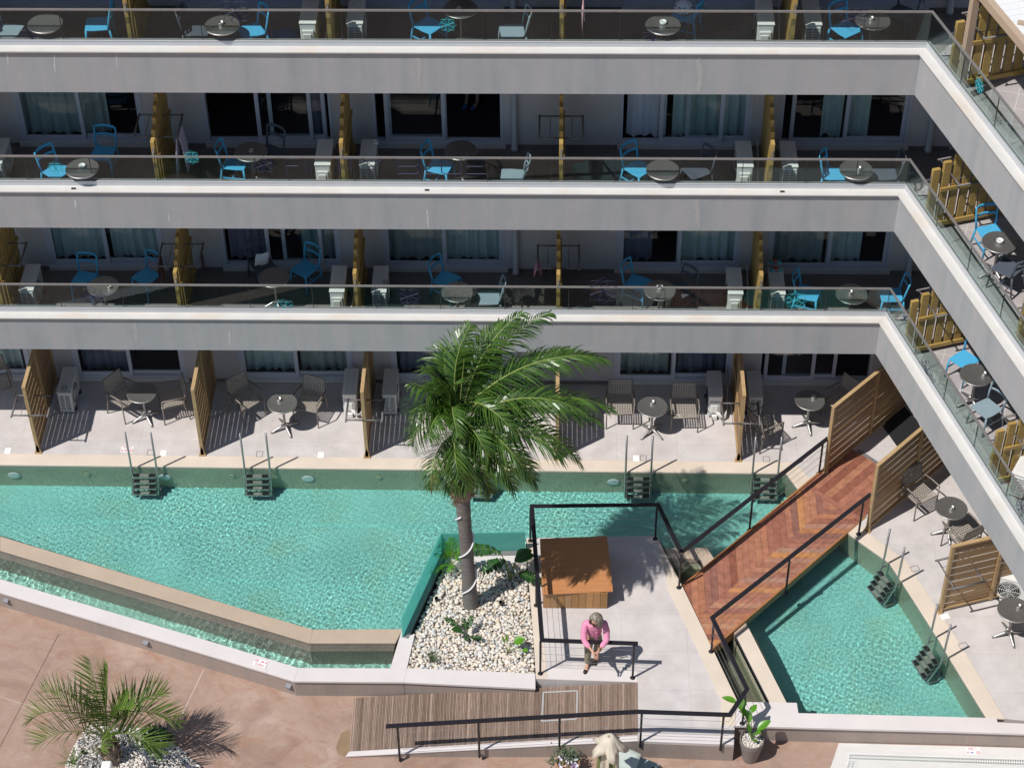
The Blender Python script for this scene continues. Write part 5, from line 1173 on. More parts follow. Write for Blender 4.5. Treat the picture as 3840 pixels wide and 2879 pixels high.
bg = thing('tote_bag', 'white bag with black spots lying on a blue chair, top row', 'bag', (q.x, q.y, Z3+.475)); p = MB()
p.lathe([(.0, 0), (.15, .01), (.18, .08), (.15, .17), (.08, .22), (0, .23)], 16); o = p.build('bag_body', 'curtain_white', bg, smooth=True); p = MB()
for k in range(26):
    a, z = r_.uniform(0, 2*PI), r_.uniform(.03, .18); rr_ = .183-abs(z-.08)*.25; p.T = Matrix.Translation((rr_*math.cos(a), rr_*math.sin(a), z)); p.lathe([(0, .012), (.012, .006), (.012, -.006), (0, -.012)], 6)
p.build('spot_print', 'black_cloth', bg)
for i, (t, a, b) in enumerate((('B4', 180, 632), ('B4', 185, 700))):
    q = at(t, a, b, Z1+.63); sh = thing('sport_shoe', ['teal and red sport shoe, farther of the pair, on an air conditioner', 'teal and red sport shoe, nearer of the pair, on an air conditioner'][i], 'shoe', (SX[1][4]+.40, q.y, Z1+.617), 0, 'pair of sport shoes')
    p = MB(); p.tube([(-.12, 0, .03), (-.06, 0, .045), (.02, 0, .04), (.10, 0, .028), (.135, 0, .02)], [.035, .042, .042, .038, .02], 10, r2=None); p.build('upper', 'teal', sh, smooth=True)
    p = MB(); p.tube([(-.05, 0, .06), (-.01, 0, .085), (.04, 0, .06)], [.03, .032, .03], 8); p.box(-.02, .05, -.044, .044, .02, .05); p.build('red_panel', 'red', sh, smooth=False)
    p = MB(); p.box(-.14, .13, -.042, .042, 0, .014); p.build('sole', 'white_gloss', sh, bevel=.006)
for i, (tl, a, b, z, m) in enumerate((('A2', 1012, 1190, Z2+.64, 'w'), ('B2', 1098, 795, Z1+.64, 'k'), ('C1', 535, 125, .64, 's'))):
    q = at(tl, a, b, z-.02)
    place('tray_w' if m == 'w' else 'tray_s', None, (q.x, q.y, z-.022), 0, ['white ashtray left on an air conditioner, second row', 'dark ashtray left on an air conditioner, third row', 'steel ashtray left on the first air conditioner of the terrace'][i], 'ashtray', 'ashtrays on the tables')
# ================================================================== PEBBLES AND PLANTS
def ico():
    bm = bmesh.new(); bmesh.ops.create_icosphere(bm, subdivisions=1, radius=1); v = np.array([x.co[:] for x in bm.verts]); f = [[q.index for q in p.verts] for p in bm.faces]; bm.free(); return v, f
IV, IF = ico()
def pebbles(name, poly, z, pitch, size, m, seed, mound=None, layers=2):
    r = random.Random(seed); xs = [p[0] for p in poly]; ys = [p[1] for p in poly]; V = []; F = []; o = 0
    for layer in range(layers):
        y = min(ys)
        while y < max(ys):
            x = min(xs)
            while x < max(xs):
                px, py = x+r.uniform(-.5, .5)*pitch, y+r.uniform(-.5, .5)*pitch
                if inside(poly, np.array([px]), np.array([py]))[0] and (layer == 0 or r.random() < .55):
                    s = size*math.exp(r.uniform(-.45, .35)); a = r.uniform(0, PI); sc = np.array([s, s*r.uniform(.6, .85), s*r.uniform(.40, .6)])
                    v = IV*sc*(1+.06*np.sin(IV*3+a)); ca, sa = math.cos(a), math.sin(a); tl = r.uniform(-.35, .35); ct, st_ = math.cos(tl), math.sin(tl)
                    v = v @ np.array([[1, 0, 0], [0, ct, st_], [0, -st_, ct]]); v = v @ np.array([[ca, sa, 0], [-sa, ca, 0], [0, 0, 1]])
                    zz = z+layer*size*.55+r.uniform(-.2, .2)*size+(mound(px, py) if mound else 0); V.append(v+np.array([px, py, zz])); F += [[i+o for i in f] for f in IF]; o += len(IV)
                x += pitch
            y += pitch
    me = bpy.data.meshes.new(name); me.from_pydata(np.concatenate(V).tolist(), [], F); me.polygons.foreach_set('use_smooth', [True]*len(me.polygons)); me.materials.append(M[m]); me.update()
    ob = bpy.data.objects.new(name, me); COL.objects.link(ob); ob['kind'] = 'stuff'; return ob
PB = [(-2.71, -5.81), (-2.66, -5.1), (-2.14, -3.33), (-.58, -3.27), (-.54, -3.7), (-.43, -5.2), (-.39, -5.92)]
s_ = MB(); s_.prism(PB, -.3, -.085); struct(s_.build('planter_soil', 'soil'), 'stuff')
pebbles('pebbles', PB, -.06, .058, .044, 'pebble', 11)
BED = [(-8.47, -6.87), (-8.67, -7.45), (-8.76, -7.95), (-8.85, -8.8), (-5.7, -8.8), (-6.15, -8.0), (-6.6, -7.5), (-7.1, -7.12), (-7.54, -6.95)]
s_ = MB(); s_.prism(BED, GZ, GZ+.012); struct(s_.build('bed_soil', 'soil'), 'stuff')
pebbles('gravel', BED, GZ+.02, .047, .031, 'white_pebble', 12, layers=3, mound=lambda x, y: .10*math.exp(-((x+7.0)**2+(y+8.1)**2)/.35))
def frond_curve(o, az, el, length, droop, wind=(0, 0, 0), n=16):
    d = Vector((math.cos(az)*math.cos(el), math.sin(az)*math.cos(el), math.sin(el))); p = Vector(o); P = [p.copy()]; ds = length/n
    for i in range(n):
        p = p+d*ds; P.append(p.copy()); t = (i+1)/n; d = (d+(Vector((0, 0, -droop))+Vector(wind))*ds*(.35+1.3*t)).normalized()
    return P
def frond(P, ll, lw, pairs, rnd, vee=.5, ldroop=.5, start=.12, wind=Vector((0, 0, 0)), rr=.02, fwdk=.55):
    """One feathered palm leaf: rachis plus leaflets that hang from both sides."""
    mb = MB(); mb.m = 1; n = len(P); mb.tube(P, [rr*(1-.85*i/(n-1)) for i in range(n)], 6); mb.m = 0
    for k in range(pairs):
        t = start+(1-start)*(k+.5)/pairs; x = t*(n-1); i = min(n-2, int(x)); p = P[i].lerp(P[i+1], x-i); T = (P[i+1]-P[i]).normalized()
        S = T.cross(Vector((0, 0, 1))); S = S.normalized() if S.length > .05 else Vector((1, 0, 0)); U = S.cross(T).normalized()
        env = math.sin(PI*min(1, .10+.86*t))**.6
        for sd in (-1, 1):
            L_ = ll*env*rnd.uniform(.75, 1.12); d = (S*sd*rnd.uniform(.8, 1.05)+T*(fwdk+.7*t)*rnd.uniform(.7, 1.2)+U*vee*rnd.uniform(.3, 1.2)).normalized(); q = p.copy(); seg = 4; pts = [q.copy()]
            for s in range(seg):
                q = q+d*(L_/seg); pts.append(q.copy()); d = (d+(Vector((0, 0, -ldroop))*rnd.uniform(.6, 1.4)+wind)*(.35+.5*s/seg)).normalized()
            wv = (T*.8+U*.35*sd).normalized(); A = []; B = []
            for s, q in enumerate(pts):
                h = lw*(.55, 1, .85, .55, .06)[s]/2; A.append(q+wv*h); B.append(q-wv*h)
            mb.strip(A, B)
    return mb
# ---- big palm
rnd = random.Random(21)
PX, PY = -1.61, -4.28
palm = thing('palm_tree', 'tall palm with wind-swept feathery crown and grey ringed trunk in the pebble bed', 'palm tree', (PX, PY, -.07))
TP = [Vector((0, 0, 0)), Vector((-.01, 0, .5)), Vector((-.03, .0, 1.2)), Vector((-.05, 0, 2.0)), Vector((-.075, 0.01, 2.75)), Vector((-.085, .02, 3.0))]
mb = MB(); prof = []; nn = 84
for i in range(nn+1):
    t = i/nn*5; k = min(4, int(t)); c = TP[k].lerp(TP[k+1], t-k); r0 = (.150, .134, .122, .118, .130, .138)[k]*(1-(t-k))+(.134, .122, .118, .130, .138, .138)[min(4, k)]*(t-k) if k < 5 else .16
    prof.append((c, r0*(1+.04*((i % 2) == 0)+rnd.uniform(-.012, .012))))
vs = []; fs = []; NR = 20
for i, (c, r0) in enumerate(prof):
    for j in range(NR):
        a = 2*PI*j/NR; q = r0*(1+.02*math.sin(3*a+i*.7)); vs.append((c.x+q*math.cos(a), c.y+q*math.sin(a), c.z))
for i in range(nn):
    for j in range(NR): fs.append((i*NR+j, i*NR+(j+1) % NR, (i+1)*NR+(j+1) % NR, (i+1)*NR+j))
mb.add(vs, fs); mb.build('trunk', 'trunk', palm, smooth=True)
mb = MB(); top = TP[-1]; vs = []; fs = []; HT = [(0, .155), (.08, .20), (.25, .215), (.5, .19), (.8, .15), (1.3, .12), (1.9, .09), (2.2, .03)]
for i, (z, r0) in enumerate(HT):
    for j in range(NR):
        a = 2*PI*j/NR; q = r0*(1+.10*math.sin(5*a+i*1.9)); vs.append((top.x+q*math.cos(a), top.y+q*math.sin(a), top.z+z-.05))
for i in range(len(HT)-1):
    for j in range(NR): fs.append((i*NR+j, i*NR+(j+1) % NR, (i+1)*NR+(j+1) % NR, (i+1)*NR+j))
mb.add(vs, fs)
for k in range(26):
    a = rnd.uniform(0, 2*PI); z = rnd.uniform(.0, .8); r0 = .19; q = Vector((top.x+r0*math.cos(a), top.y+r0*math.sin(a), top.z+z)); e = q+Vector((.09*math.cos(a), .09*math.sin(a), rnd.uniform(-.05, .22))); mb.tube([q, (q+e)/2+Vector((0, 0, .03)), e], [.03, .022, .004], 5)
mb.build('crown_boot', 'trunk_top', palm, smooth=True)
M['dry_leaf'] = leaf_mat('dry_leaf', (.20, .13, .06), (.36, .26, .13), .7, .15)
for az in (200, 262, 330, 20):
    P = frond_curve(Vector((top.x+.15*math.cos(math.radians(az)), top.y+.15*math.sin(math.radians(az)), top.z+.75)), math.radians(az), math.radians(5), .7, 5.0); frond(P, .30, .02, 30, rnd, vee=.1, ldroop=1.6, start=.3).build('dead_frond', ['dry_leaf', 'dry_leaf'], palm)
CO = Vector((top.x, top.y, top.z+2.0))
WIND = Vector((.42, .16, .02))
FR = [(222, 46, 1.30, 3.2), (240, 34, 1.35, 3.2), (258, 24, 1.35, 3.4), (272, 36, 1.55, 3.0), (238, 64, 1.5, 2.9), (200, 52, 1.05, 3.0), (205, 74, 1.25, 2.6),
      (290, 42, 1.75, 2.7), (308, 40, 1.95, 2.2), (328, 42, 2.2, 1.6), (350, 40, 2.65, 1.15), (5, 34, 2.8, 1.0), (18, 44, 2.75, .85), (340, 56, 2.5, 1.3), (36, 48, 2.55, .72), (54, 54, 2.4, .65), (75, 58, 2.0, .9), (110, 70, 1.4, 1.3),
      (250, 66, 1.45, 2.8), (298, 62, 2.0, 2.2), (278, 58, 1.65, 2.6), (322, 22, 1.8, 2.1), (270, 14, 1.2, 3.6), (286, 18, 1.4, 3.2), (345, 24, 2.3, 1.7), (28, 40, 2.75, .85), (302, 30, 1.8, 2.6), (150, 74, 1.4, 1.3), (122, 80, 1.7, .7), (185, 66, 1.2, 2.4), (60, 70, 2.3, .55), (230, 78, 1.6, 2.2), (262, 40, 1.5, 3.0)]
for az, el, ln_, dr in FR:
    a = math.radians(az+rnd.uniform(-6, 6)); st_ = CO+Vector((.07*math.cos(a), .07*math.sin(a), rnd.uniform(-.45, .12)))
    P = frond_curve(st_, a, math.radians(el), ln_*rnd.uniform(.94, 1.06), dr*.62, WIND*.75)
    frond(P, .62*rnd.uniform(.85, 1.15), .033, 50, rnd, vee=.3, ldroop=1.0, wind=WIND*.6).build('frond', ['palm_leaf', 'palm_dry'], palm)
mb = MB(); P = frond_curve(CO, math.radians(60), math.radians(80), 1.15, .2); mb.tube(P, [.018*(1-.8*i/16) for i in range(17)], 6); mb.build('spear', 'palm_dry', palm)
# white tube wound round the trunk
pts = []
for i in range(90):
    t = i/89; z = .42+2.15*t; a = -2.75+t*2*PI*2.15; k = z/3*5; kk_ = min(4, int(k)); c = TP[kk_].lerp(TP[kk_+1], k-kk_) if kk_ < 5 else TP[-1]
    rr_ = .160 if z < .5 else .146; pts.append((PX+c.x+rr_*math.cos(a), PY+c.y+rr_*math.sin(a), -.07+z))
mb = MB(); mb.tube(pts, .016, 8); tag(mb.build('rope_light', 'white_tube', smooth=True), 'white plastic light tube wound in a spiral round the tall palm trunk', 'rope light')
# ---- young palm
YX, YY = -7.92, -7.66
yp = thing('young_palm', 'short young palm with stiff arching fronds standing in white gravel', 'palm tree', (YX, YY, GZ))
mb = MB(); mb.lathe([(.13, 0), (.17, .12), (.16, .28), (.11, .48), (.07, .68), (.05, .80)], 14)
for k in range(22):
    a = rnd.uniform(0, 2*PI); z = rnd.uniform(.05, .5); q = Vector((.15*math.cos(a), .15*math.sin(a), z)); mb.tube([q, q+Vector((.05*math.cos(a), .05*math.sin(a), .10)), q+Vector((.05*math.cos(a), .05*math.sin(a), .22))], [.04, .025, .004], 5)
mb.build('trunk', 'trunk_top', yp, smooth=True)
for az, el, ln_, dr in ((186, 68, 1.75, 2.2), (206, 52, 1.4, 1.7), (300, 87, 2.3, .05), (345, 82, 2.0, .3), (352, 66, 1.9, 1.9), (335, 50, 1.4, 2.2), (215, 78, 1.9, .8), (280, 60, 1.1, 1.7), (322, 72, 1.85, 1.0), (158, 58, 1.5, 1.5), (20, 60, 1.5, 1.5)):
    P = frond_curve(Vector((0, 0, .70)), math.radians(az), math.radians(el), ln_, dr*.72)
    frond(P, .62, .027, 40, rnd, vee=.9, ldroop=.06, start=.26, rr=.014, fwdk=.7).build('frond', ['small_palm_leaf', 'palm_dry'], yp)
# ---- broad leaves
def blade(mb, base, d, length, width, droop, torn=0, n=10, up=Vector((0, 0, 1)), fold=.25, rnd=rnd):
    d = Vector(d).normalized(); p = Vector(base); C = [p.copy()]; D = [d.copy()]
    for i in range(n):
        p = p+d*(length/n); C.append(p.copy()); d = (d+Vector((0, 0, -droop))*(length/n)).normalized(); D.append(d.copy())
    for sd in (-1, 1):
        if torn:
            for i in range(n):
                S = D[i].cross(up).normalized()*sd; U = S.cross(D[i]).normalized()*sd; U = U if U.z > 0 else -U
                w0 = width*math.sin(PI*min(.97, (i+.7)/n*.95))**.6; j = i+.85
                q0, q1 = C[i], C[i].lerp(C[i+1], .92); f = D[i]*(length/n)*rnd.uniform(.1, .9)
                e0 = q0+S*w0*.95+U*w0*fold*rnd.uniform(-.6, 1)+f; e1 = q1+S*w0*.9+U*w0*fold*rnd.uniform(-.6, 1)+f; tip = (e0+e1)/2+S*w0*.12+Vector((0, 0, -.03))
                mb.add([q0, q1, e1, tip, e0], [(0, 1, 2, 3, 4)])
        else:
            E_ = []
            for i in range(n+1):
                S = D[i].cross(up); S = (S.normalized() if S.length > .01 else Vector((1, 0, 0)))*sd; t = i/n; w0 = width*math.sin(PI*(.03+.95*t)**.8)**.85; E_.append(C[i]+S*w0+up*w0*fold)
            mid = [C[i].lerp(E_[i], .5)+up*(-.06*width) for i in range(n+1)]
            mb.strip(C, mid); mb.strip(mid, E_)
    return C
def px4(x0, y0, a, b, z, k=4.422):         # place seen in a 500 px wide enlargement of the photograph
    X = x0+a/k; Y = y0+b/k; d = fwd+CR*((X-1920)/FOC)-CU*((Y-1439.5)/FOC); return CAMP+d*((z-CAMP.z)/d.z)
def leafy(name, label, base, leaves, mats=('leaf', 'stem'), cat='plant', torn=0, stem_r=.012):
    """Plant of long-stalked broad leaves: every leaf is (tip of stalk, blade direction, length, width, droop, torn)."""
    t = thing(name, label, cat, base); B = Vector(base)
    for st_, d, ln_, wd, dr, tr in leaves:
        mb = MB(); mb.m = 1; st_ = Vector(st_); mid = st_*.5+Vector((0, 0, .12*st_.length)); mb.tube([(0, 0, 0), mid, st_], [stem_r, stem_r*.9, stem_r*.6], 6)
        mb.m = 0; C = blade(mb, st_, d, ln_, wd, dr, tr); mb.m = 1; mb.tube([c+Vector((0, 0, .004)) for c in C], stem_r*.35, 4); mb.build('leaf', list(mats), t)
    return t
b = px4(1550, 1950, 1600, 990, -.04)
leafy('broadleaf_plant', 'tall plant with big torn dark leaves at the back corner of the pebble bed', b,
      [((-.16, .03, .72), (-.8, .1, .38), .95, .17, 1.8, 1), ((-.08, -.02, .60), (-.7, -.4, .1), .50, .14, 1.4, 1), ((.10, .03, .50), (.7, .25, .2), .40, .14, 1.0, 0), ((.16, -.05, .26), (.85, -.25, -.02), .48, .13, .9, 1), ((.14, .08, .50), (.6, .5, .2), .36, .13, 1.2, 0)], torn=1)
b = px4(1550, 1950, 640, 730, -.05); t = thing('areca_plant', 'small feathery yellow-green palm plant in the pebble bed corner beside the teal glass', 'plant', b)
for az, el, ln_ in ((190, 60, .62), (230, 42, .65), (150, 65, .55), (30, 60, .5), (90, 70, .5), (260, 45, .5), (330, 55, .45)):
    P = frond_curve(Vector((0, 0, .02)), math.radians(az), math.radians(el), ln_, 1.7, n=10); frond(P, .22, .018, 20, rnd, vee=.4, ldroop=.25, start=.25, rr=.007).build('frond', ['leaf_bright', 'palm_dry'], t)
b = at('D2', 1765, 590, -.03)
leafy('broadleaf_plant', 'low plant with a bright green leaf just in front of the palm trunk', b, [((-.10, .06, .22), (-.75, .45, .5), .36, .07, 1.2, 1), ((-.06, .02, .2), (-.5, -.2, .45), .26, .09, 1.4, 0), ((.03, .05, .22), (.2, .6, .4), .28, .06, 1.2, 1), ((.08, -.02, .1), (.8, -.2, .2), .22, .07, 1.5, 1), ((0, -.03, .08), (.1, -.8, .3), .12, .04, 1.5, 0), ((.02, .02, .24), (-.3, .5, .7), .24, .05, .8, 1)], mats=('leaf', 'stem'), stem_r=.008)
b = at('D2', 2105, 690, -.03)
leafy('broadleaf_plant', 'small plant with one lobed lime leaf near the front of the pebble bed', b, [((.13, .03, .20), (.6, .2, .25), .22, .10, 1.4, 0), ((.0, .04, .22), (-.1, .4, .8), .16, .02, .6, 0), ((-.05, .03, .2), (-.2, .3, .9), .16, .02, .6, 0), ((.28, -.02, .06), (.5, -.2, .2), .12, .05, 1, 0)], mats=('leaf_bright', 'palm_dry'), stem_r=.007)
def tuft(name, label, b, n, ln_, m, spread=.5):
    t = thing(name, label, 'plant', b); mb = MB()
    for k in range(n):
        a = rnd.uniform(0, 2*PI); e = rnd.uniform(.5, 1.3); P = frond_curve(Vector((rnd.uniform(-.04, .04), rnd.uniform(-.04, .04), 0)), a, e, ln_*rnd.uniform(.5, 1.1), rnd.uniform(1, 5), n=6)
        S = Vector((-math.sin(a), math.cos(a), 0)); mb.strip([p+S*.006*(1-i/7) for i, p in enumerate(P)], [p-S*.006*(1-i/7) for i, p in enumerate(P)])
    mb.build('blades', m, t); return t
tuft('dry_tuft', 'half-dry grassy tuft among grey pebbles at the front of the bed', at('D2', 1480, 765, -.03), 46, .34, 'leaf_grey')
tuft('strap_plant', 'dark strap-leaved plant at the edge of the white gravel', at('D1', 600, 1620, GZ+.02), 26, .55, 'small_palm_leaf')
for i, q in enumerate((px4(1550, 1950, 400, 1320, -.02), px4(1550, 1950, 1465, 1380, -.02), at('D1', 705, 1535, GZ+.03))):
    s_ = thing('garden_spotlight', ['small black garden spotlight by the glass side of the pebble bed', 'small black garden spotlight in front of the platform in the pebbles', 'small black garden spotlight in the white gravel'][i], 'spotlight', q, 0, 'garden spotlights')
    mb = MB(); mb.tube([(0, 0, -.03), (-.02, -.03, .09)], .035, 12, cap=False); mb.build('housing', 'rubber', s_, smooth=True); mb = MB(); mb.lathe([(0, 0), (.034, 0)], 14); o = mb.build('lens', 'steel', s_); o.location = (-.02, -.03, .085)
# green bush beside the young palm, over the gravel mound
t = thing('low_shrub', 'small leafy shrub on the gravel mound in the young palm shadow', 'shrub', at('D1', 1310, 1430, GZ+.06)); mb = MB()
for k in range(150):
    a, e = rnd.uniform(0, 2*PI), rnd.uniform(0, 1.4); rr_ = rnd.uniform(.04, .24); q = Vector((rr_*math.cos(a), rr_*math.sin(a)*.9, .02+.20*rnd.random()*(1-rr_*2))); d = Vector((math.cos(a), math.sin(a), rnd.uniform(0, 1))); blade(mb, q, d, .09, .02, 2, 0, n=3)
mb.build('foliage', 'leaf', t)
# pots
pt = thing('plant_pot', 'tall taupe plastic pot topped with pale gravel at the platform corner', 'pot', (3.47, -7.45, GZ))
mb = MB(); mb.lathe([(.0, .0), (.135, 0), (.205, .44), (.212, .445), (.215, .56), (.200, .565), (.195, .50), (0, .50)], 32); mb.build('pot_body', 'grey_pot', pt, smooth=False, bevel=.004)
pb = pebbles('gravel', [(3.47+.185*math.cos(a), -7.45+.185*math.sin(a)) for a in [2*PI*k/16 for k in range(16)]], GZ+.50, .03, .02, 'white_pebble', 5); pb['kind'] = 'stuff'
leafy('rubber_plant', 'bright paddle-leaved plant growing in the tall taupe pot', (3.47, -7.43, GZ+.50),
      [(( 0.086, 0.026, 0.258), (.7, .35, .55), 0.288, 0.078, 1.8, 0), (( 0.017, 0.000, 0.172), (.45, -.3, .6), 0.192, 0.066, 1.6, 0), (( -0.034, 0.026, 0.189), (-.3, .2, .8), 0.176, 0.055, 1.4, 0), (( -0.086, 0.172, 0.430), (-.5, .5, .6), 0.208, 0.058, 2.0, 0), (( -0.155, 0.224, 0.533), (-.6, .4, .5), 0.192, 0.055, 2.2, 0), (( -0.292, 0.344, 0.619), (-.8, .25, .3), 0.272, 0.066, 1.6, 0), (( -0.043, 0.224, 0.482), (.5, .6, .4), 0.192, 0.058, 2.0, 0), (( 0.026, -0.043, 0.069), (.2, -.6, .5), 0.128, 0.047, 1.6, 0), (( -0.069, 0.120, 0.344), (.1, .6, .7), 0.176, 0.055, 1.8, 0), (( -0.189, 0.258, 0.568), (.2, .6, .5), 0.192, 0.055, 2, 0)], mats=('leaf_bright', 'stem'), stem_r=.010)
fp = thing('flower_pot', 'round clay pot overflowing with white and violet flowers under the ramp railing', 'pot', (.22, -7.86, GZ))
mb = MB(); mb.lathe([(0, 0), (.15, 0), (.20, .30), (.215, .305), (.215, .36), (.19, .365), (.185, .31), (0, .31)], 28); mb.build('pot_body', 'terra_pot', fp, smooth=False, bevel=.004)
M['petal'] = island_ramp_mat('petals', [(0, (.70, .70, .76)), (.55, (.76, .75, .80)), (.7, (.36, .30, .58)), (.85, (.20, .05, .10)), (1, (.78, .78, .82))], .7, .08, 30)
fl = thing('pansies', 'mixed white and violet pansies with grey-green sprigs in the clay pot', 'flowers', (.22, -7.86, GZ+.31)); mb = MB()
for k in range(70):
    a, rr_ = rnd.uniform(0, 2*PI), .19*math.sqrt(rnd.random()); q = Vector((rr_*math.cos(a), rr_*math.sin(a)-.02, .03+rnd.uniform(0, .09))); s0 = rnd.uniform(.018, .032); nrm = Vector((rnd.uniform(-.5, .5), rnd.uniform(-.8, .2), 1)).normalized(); X = nrm.orthogonal().normalized(); Y = nrm.cross(X)
    mb.add([q]+[q+(X*math.cos(b_)+Y*math.sin(b_))*s0*(1 if j % 2 else .6)+nrm*.006 for j, b_ in enumerate([2*PI*j/10 for j in range(10)])], [(0, j+1, (j+1) % 10+1) for j in range(10)])
mb.build('blossoms', 'petal', fl)
mb = MB()
for k in range(260):
    cl = rnd.choice([(-.02, .12, .16, .10), (-.17, .14, .16, .10), (.12, .10, .08, .09), (-.28, .0, .05, .09), (0, 0, .05, .15), (.05, .17, .12, .08)])
    q = Vector((cl[0]+rnd.gauss(0, cl[3]*.6), cl[1]+rnd.gauss(0, cl[3]*.6), max(.02, cl[2]+rnd.gauss(0, .06)))); blade(mb, q, (rnd.uniform(-1, 1), rnd.uniform(-1, 1), rnd.uniform(-.2, 1)), .06, .012, 1, 0, n=3)
mb.build('foliage', 'leaf_grey', fl)
# parasol
q = at('D3', 852, 1392, 1.55); ps = thing('closed_parasol', 'closed beige parasol with olive folds beside the mint daybed', 'parasol', (q.x, q.y, GZ)); ht = 1.55-GZ
mb = MB(); mb.tube([(0, 0, 0), (0, 0, ht-.02)], .022, 12); mb.lathe([(.25, 0), (.25, .05), (.04, .08)], 24); mb.build('pole', 'wood_beige', ps)
mb = MB(); nA = 48; vs = []; fs = []
prof = [(.02, ht), (.075, ht-.02), (.125, ht-.08), (.16, ht-.15), (.205, ht-.22), (.27, ht-.31)]
for i, (r0, z) in enumerate(prof):
    for j in range(nA):
        a = 2*PI*j/nA; f = i/5; k = 1+f*(.24*math.cos(5*a+.5)+.07*math.cos(15*a)); vs.append((r0*k*math.cos(a), r0*k*math.sin(a), z-.055*f*f*math.cos(5*a+.5)))
for i in range(5):
    for j in range(nA): fs.append((i*nA+j, i*nA+(j+1) % nA, (i+1)*nA+(j+1) % nA, (i+1)*nA+j))
mb.add(vs, fs); mb.build('top_flap', 'canvas', ps, smooth=True, thick=.004)
mb = MB(); vs = []; fs = []; ph = [(.06, ht-.12), (.12, ht-.30), (.16, ht-.55), (.17, ht-.95), (.14, ht-1.3), (.10, ht-1.55)]
for i, (r0, z) in enumerate(ph):
    for j in range(nA):
        a = 2*PI*j/nA; k = 1+.22*math.cos(8*a)*(.4+.6*i/5)+.06*math.cos(3*a+i); vs.append((r0*k*math.cos(a), r0*k*math.sin(a), z))
for i in range(5):
    for j in range(nA):
        mb.m = 1 if (j % 12) < 5 else 0; mb.add([vs[i*nA+j], vs[i*nA+(j+1) % nA], vs[(i+1)*nA+(j+1) % nA], vs[(i+1)*nA+j]], [(0, 1, 2, 3)])
mb.build('folded_canopy', ['canvas', 'olive'], ps, smooth=True)
# daybeds
def daybed(c, ang, label, lx=1.0, ly=1.9):
    t = thing('daybed', label, 'daybed', (c.x, c.y, GZ), ang, 'mint daybeds'); mb = MB(); mb.box(0, lx, -ly, 0, .10, .26); mb.build('base', 'mint', t, bevel=.03, seg=3); mb = MB(); mb.box(.01, lx-.01, -ly, -.03, .262, .335); mb.build('mattress', 'mint', t, bevel=.035, seg=3)
    for px in (.06, lx-.06):
        for py in (-.06, -ly+.06):
            mb = MB(); mb.box(px-.03, px+.03, py-.03, py+.03, 0, .10); mb.build('leg', 'rubber', t)
    return t
c = at('D3', 945, 1478, GZ+.335); daybed(c, math.atan2(-.36, .75), 'mint upholstered daybed carrying a sage cushion beside the parasol', .78)
c2 = at('D3', 1198, 1612, GZ+.335); daybed(c2, math.atan2(-.36, .75), 'second mint daybed, only its near corner showing at the picture edge', .78)
q = at('D3', 1000, 1600, GZ+.45); mb = MB(); vs = []; fs = []; kx = 12
for sd in (1, -1):
    for i in range(kx+1):
        for j in range(kx+1):
            u, v = i/kx*2-1, j/kx*2-1; th = .075*((1-u**4)*(1-v**4))**.5; vs.append((u*.20*(1-.06*v*v), sd*th, v*.20*(1-.06*u*u)))
o_ = (kx+1)**2
for s in range(2):
    for i in range(kx):
        for j in range(kx):
            f = [s*o_+i*(kx+1)+j, s*o_+(i+1)*(kx+1)+j, s*o_+(i+1)*(kx+1)+j+1, s*o_+i*(kx+1)+j+1]; fs.append(tuple(f if s else f[::-1]))
mb.add(vs, fs); o = mb.build('cushion', 'mint_pale', smooth=True); o.location = (q.x, q.y, GZ+.47); o.rotation_euler = (-.95, 0, math.atan2(-.36, .75)); tag(o, 'square sage green cushion leaning on the mint daybed', 'cushion')
q = at('D1', 888, 1590, GZ+.62); wb = MB(); wb.box(-.09, .09, -.14, .14, 0, .62); o = wb.build('white_bollard', 'white_gloss', bevel=.035, seg=4); o.location = (q.x, q.y-.14, GZ); o.rotation_euler = (0, 0, .05); tag(o, 'glossy white rounded bollard in front of the young palm trunk', 'bollard')
# ================================================================== PEOPLE
def skin(name, chains, m, parent, root=0, sub=1, base=(0, 0, 0)):
    """One continuous surface grown round connected joints. chains: lists of (key, x, y, z, r[, r2])."""
    V = []; R = []; K = {}; E_ = []
    for ch in chains:
        last = None
        for q in ch:
            if isinstance(q, str): i = K[q]
            else:
                i = len(V); V.append((q[1]-base[0], q[2]-base[1], q[3]-base[2])); R.append((q[4], q[5] if len(q) > 5 else q[4])); K[q[0]] = i
            if last is not None: E_.append((last, i))
            last = i
    me = bpy.data.meshes.new(name); me.from_pydata(V, E_, []); me.materials.append(M[m]); o = bpy.data.objects.new(name, me); COL.objects.link(o)
    if parent is not None: o.parent = parent
    md = o.modifiers.new('skin', 'SKIN'); md.use_smooth_shade = True; md.branch_smoothing = .6
    sv = me.skin_vertices[0].data
    for i, r in enumerate(R): sv[i].radius = r; sv[i].use_root = (i == root)
    sd = o.modifiers.new('smooth', 'SUBSURF'); sd.levels = sub; sd.render_levels = sub+1 if sub else 0
    return o
M['skin'] = mat('skin', (.55, .30, .21), .5, .06, 20); M['shirt'] = mat('pink_linen_shirt', (.74, .27, .42), .85, .10, 14, bump=.35, bscale=45); M['trousers'] = mat('olive_beige_trousers', (.27, .235, .165), .9, .12, 12, bump=.3, bscale=40)
M['hair'] = mat('ash_blonde_hair', (.13, .105, .075), .45, .5, 16, stretch=(5, 1.5, 1), c2=(.42, .37, .29)); M['shoe'] = mat('beige_leather', (.55, .36, .20), .5, .06); M['lens'] = mat('sunglass_lens', (.03, .015, .015), .15, .1); M['bead'] = island_ramp_mat('beads', [(0, (.12, .03, .02)), (.5, (.30, .12, .05)), (1, (.55, .42, .25))], .4, .1)
B = (.66, -5.70, 0)
arms = lambda rs, re, rw: None
